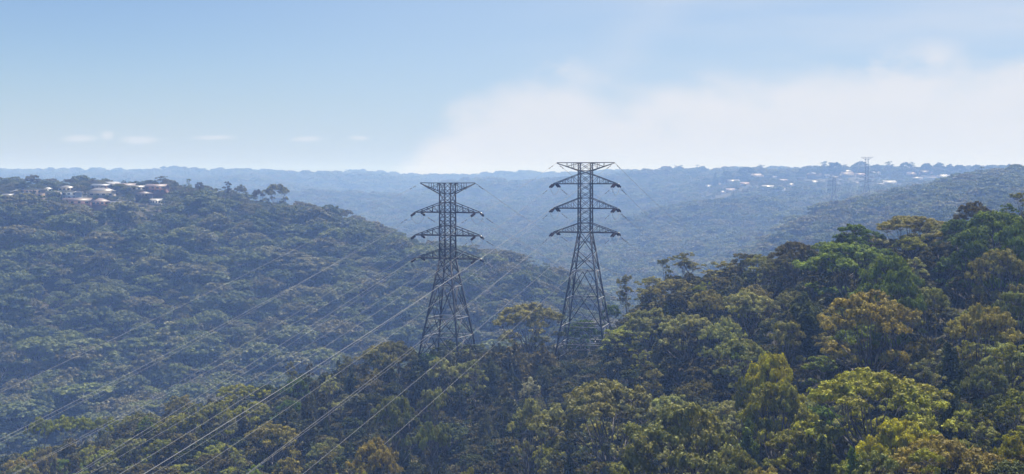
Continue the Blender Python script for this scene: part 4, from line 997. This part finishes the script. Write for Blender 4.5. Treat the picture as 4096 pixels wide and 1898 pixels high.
P = jgrid(3000, 4650, 15.0); P = P[(P[:, 1] < 4150) | (rng.random(len(P)) < .55)]
forest('forest', P, L2, 13, 'faintest forest of the farthest ridge along the horizon', 'forest', 1.15, hv=.5, kp=[.4, .25, .25, .1])
P = jgrid(4330, 4560, 42); z = ground(P[:, 0], P[:, 1]); n = len(P); pid = rng.choice(4, n); h = rng.uniform(15, 26, n); H0 = np.array([p[1] for p in L2])[pid]
scatter('forest', np.stack([P[:, 0], P[:, 1], z, rng.uniform(0, 6.28, n), h/H0*rng.uniform(.9, 1.5, n), h/H0, pid], 1), L2, 'row of taller trees making the farthest skyline uneven', 'forest')
# remaining small trees and undergrowth of the near slope
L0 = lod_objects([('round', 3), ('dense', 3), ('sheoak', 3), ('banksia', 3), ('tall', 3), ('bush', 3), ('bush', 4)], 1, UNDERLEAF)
ix = dict(round=0, dense=1, sheoak=2, banksia=3, tall=4, broad=0)
rows = [(x, y, g1(x, y)-.3, rng.uniform(0, 6.28), Wd/L0[ix[k]][2], H/L0[ix[k]][1], ix[k]) for k, x, y, H, Wd, c in REST]
if rows: scatter('woodland', rows, L0, 'smaller trees filling the gaps of the near slope', 'woodland')
P = jgrid(105, 440, 2.9, .5); px_ = 2048+F*P[:, 0]/P[:, 1]
n1 = np.sin(P[:, 0]*.11+2)*np.sin(P[:, 1]*.09)+rng.normal(size=len(P))*.3
k = (n1 > -.75) & (np.hypot(P[:, 0]-22.3, P[:, 1]-376) > 8)
P = P[k]; z = ground(P[:, 0], P[:, 1]); v = visible(P[:, 0], P[:, 1], z+3, 4); P, z = P[v], z[v]; n = len(P)
sc = rng.uniform(.55, 1.25, n); pid = rng.choice([5, 6, 5, 6, 2, 3, 1], n); sm = np.where(pid >= 5, 1., .36)
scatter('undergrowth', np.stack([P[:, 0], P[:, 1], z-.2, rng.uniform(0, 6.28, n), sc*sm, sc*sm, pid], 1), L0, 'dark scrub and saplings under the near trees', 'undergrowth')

# ------------------------------------------------------------------ single trees standing out on the ridges
def ridge_tree(px, yt, wpx, D, kind, col, label, group, h=None, cat='gum_tree', vr=None):
    x = xcol(px, D); zg = g1(x, D); H = max(zrow(yt, D)-zg, 5) if h is None else h
    o = tree(kind, x, D, min(H, 37), wpx*D/F*1.05, col, .2, variant=vr, label=label, group=group, tone=col)
LG = 'trees on the skyline of the left hill'
LT = [(1103,724,104,925,'broad',BR,'lone great dome-crowned gum with visible limbs at the right end of the left hilltop'),(1030,753,56,930,'broad',DB,'low dark gum immediately left of the great dome-crowned one'),(962,731,56,940,'round',BR,'round dark gum, second left of the great dome-crowned one'),
 (909,723,50,945,'tall',DB,'open-limbed gum on the left hilltop midway between suburb and great dome'),(799,718,42,955,'round',DB,'compact domed gum just right of the suburb on the left hill'),(757,714,36,965,'tall',OL,'thin wispy gum just right of the suburb skyline'),(651,702,80,985,'tall',DB,'tallest spreading gum above the largest pink roof'),
 (602,716,86,985,'broad',DK,'dark broad crown behind the largest pink roof'),(700,722,32,975,'round',DK,'small dark tree right of the largest pink roof'),(538,722,26,990,'round',DK,'small dark tree behind the long pinkish gable'),(274,713,60,990,'broad',DB,'broad dark gum on the skyline behind the small cream house'),(221,727,44,985,'round',BR,'rounded brownish gum above the pale blue block'),
 (340,720,46,990,'broad',BR,'brownish gum left of two taller crowns above the wide pale hip roof'),(371,712,38,995,'round',DB,'tallest crown above the wide pale hip roof'),(408,717,40,992,'round',BR,'crown just left of the steep white roof'),(74,731,36,975,'round',DK,'dark tree near the left edge above the small pale hip roof'),(4,727,26,975,'round',DK,'dark tree cut by the left edge of the hilltop'),
 (154,739,30,975,'tall',DB,'thin tree above the balconied block'),(496,721,32,990,'tall',DK,'narrow dark tree right of the steep white roof'),(172,770,22,905,'sheoak',DK,'dark pencil-shaped tree beside the three storey block'),(135,760,24,882,'sheoak',DK,'dark upright conifer in front of the three storey block')]
for t in LT: ridge_tree(*t, group=LG)
RG = 'trees on the skyline of the far right suburb'
RT = [(2983,652,72,2640,'dense'),(3046,659,46,2640,'tall'),(3148,665,42,2640,'tall'),(3108,680,36,2630,'round'),(3250,674,56,2650,'broad'),(3296,644,44,2650,'tall'),(3335,643,62,2640,'dense'),(3380,657,38,2650,'tall'),(3440,643,66,2650,'broad'),(3504,654,46,2650,'round'),(3556,631,44,2655,'tall'),(3618,641,52,2655,'broad'),(3644,634,40,2660,'tall'),
 (3703,643,54,2655,'dense'),(3753,643,50,2655,'broad'),(3798,643,36,2655,'round'),(3836,648,58,2650,'dense'),(3905,656,46,2655,'broad'),(3951,654,42,2660,'round'),(4001,662,44,2655,'broad'),(4036,656,34,2655,'umbrella'),(4072,650,32,2655,'round'),(2905,668,40,2640,'broad'),(2862,676,26,2640,'sheoak'),(3200,684,40,2635,'round')]
TW = {}
def rzone(px): return 'left of the far pylon pair' if px < 3290 else 'just behind the far pylon pair' if px < 3520 else 'right of the far pylon pair' if px < 3780 else 'toward the right edge'
for t in RT: TW.setdefault((t[4], rzone(t[0])), []).append(t[0])
for px, yt, w, D, kind in sorted(RT):
    L = sorted(TW[(kind, rzone(px))]); i = L.index(px)
    lab = f"hazy {FORM[kind]} on the far skyline {rzone(px)}" + ('' if len(L) == 1 else f", {ORD[i]} from left")
    ridge_tree(px, yt, w, D, kind, DK if kind != 'tall' else OL, lab, RG)
ridge_tree(1018, 674, 30, 4400, 'tall', DK, 'hazy emergent tree standing highest on the farthest ridge above the left hill', 'emergent trees of the farthest ridge')
ridge_tree(885, 682, 26, 4400, 'tall', DK, 'hazy thin emergent tree on the farthest ridge, left of the highest one', 'emergent trees of the farthest ridge')
ridge_tree(206, 683, 30, 4400, 'umbrella', DK, 'hazy flat-topped emergent tree on the farthest ridge near the left edge', 'emergent trees of the farthest ridge')

# ------------------------------------------------------------------ haze
HAZE_D, HAZE_C, HAZE_G = 0.00035, (.285, .485, 1.0), .03
def build_haze():
    mb = MB(); mb.box((-5600, -5500, -175), (5600, 5500, 60)); 
    m, N, out = material('haze'); v = N.n('ShaderNodeVolumePrincipled'); N.l(v.outputs[0], out.inputs['Volume'])
    v.inputs['Color'].default_value = (*HAZE_C, 1); v.inputs['Density'].default_value = HAZE_D; v.inputs['Anisotropy'].default_value = HAZE_G
    v.inputs['Absorption Color'].default_value = (1, 1, 1, 1)      # scatters only, blue light first, as clear smoky air does
    v.inputs['Density Attribute'].default_value = ''
    try: m.cycles.homogeneous_volume = True
    except Exception: pass
    o = mb.build('haze', m); tag(o, kind='stuff')
build_haze()
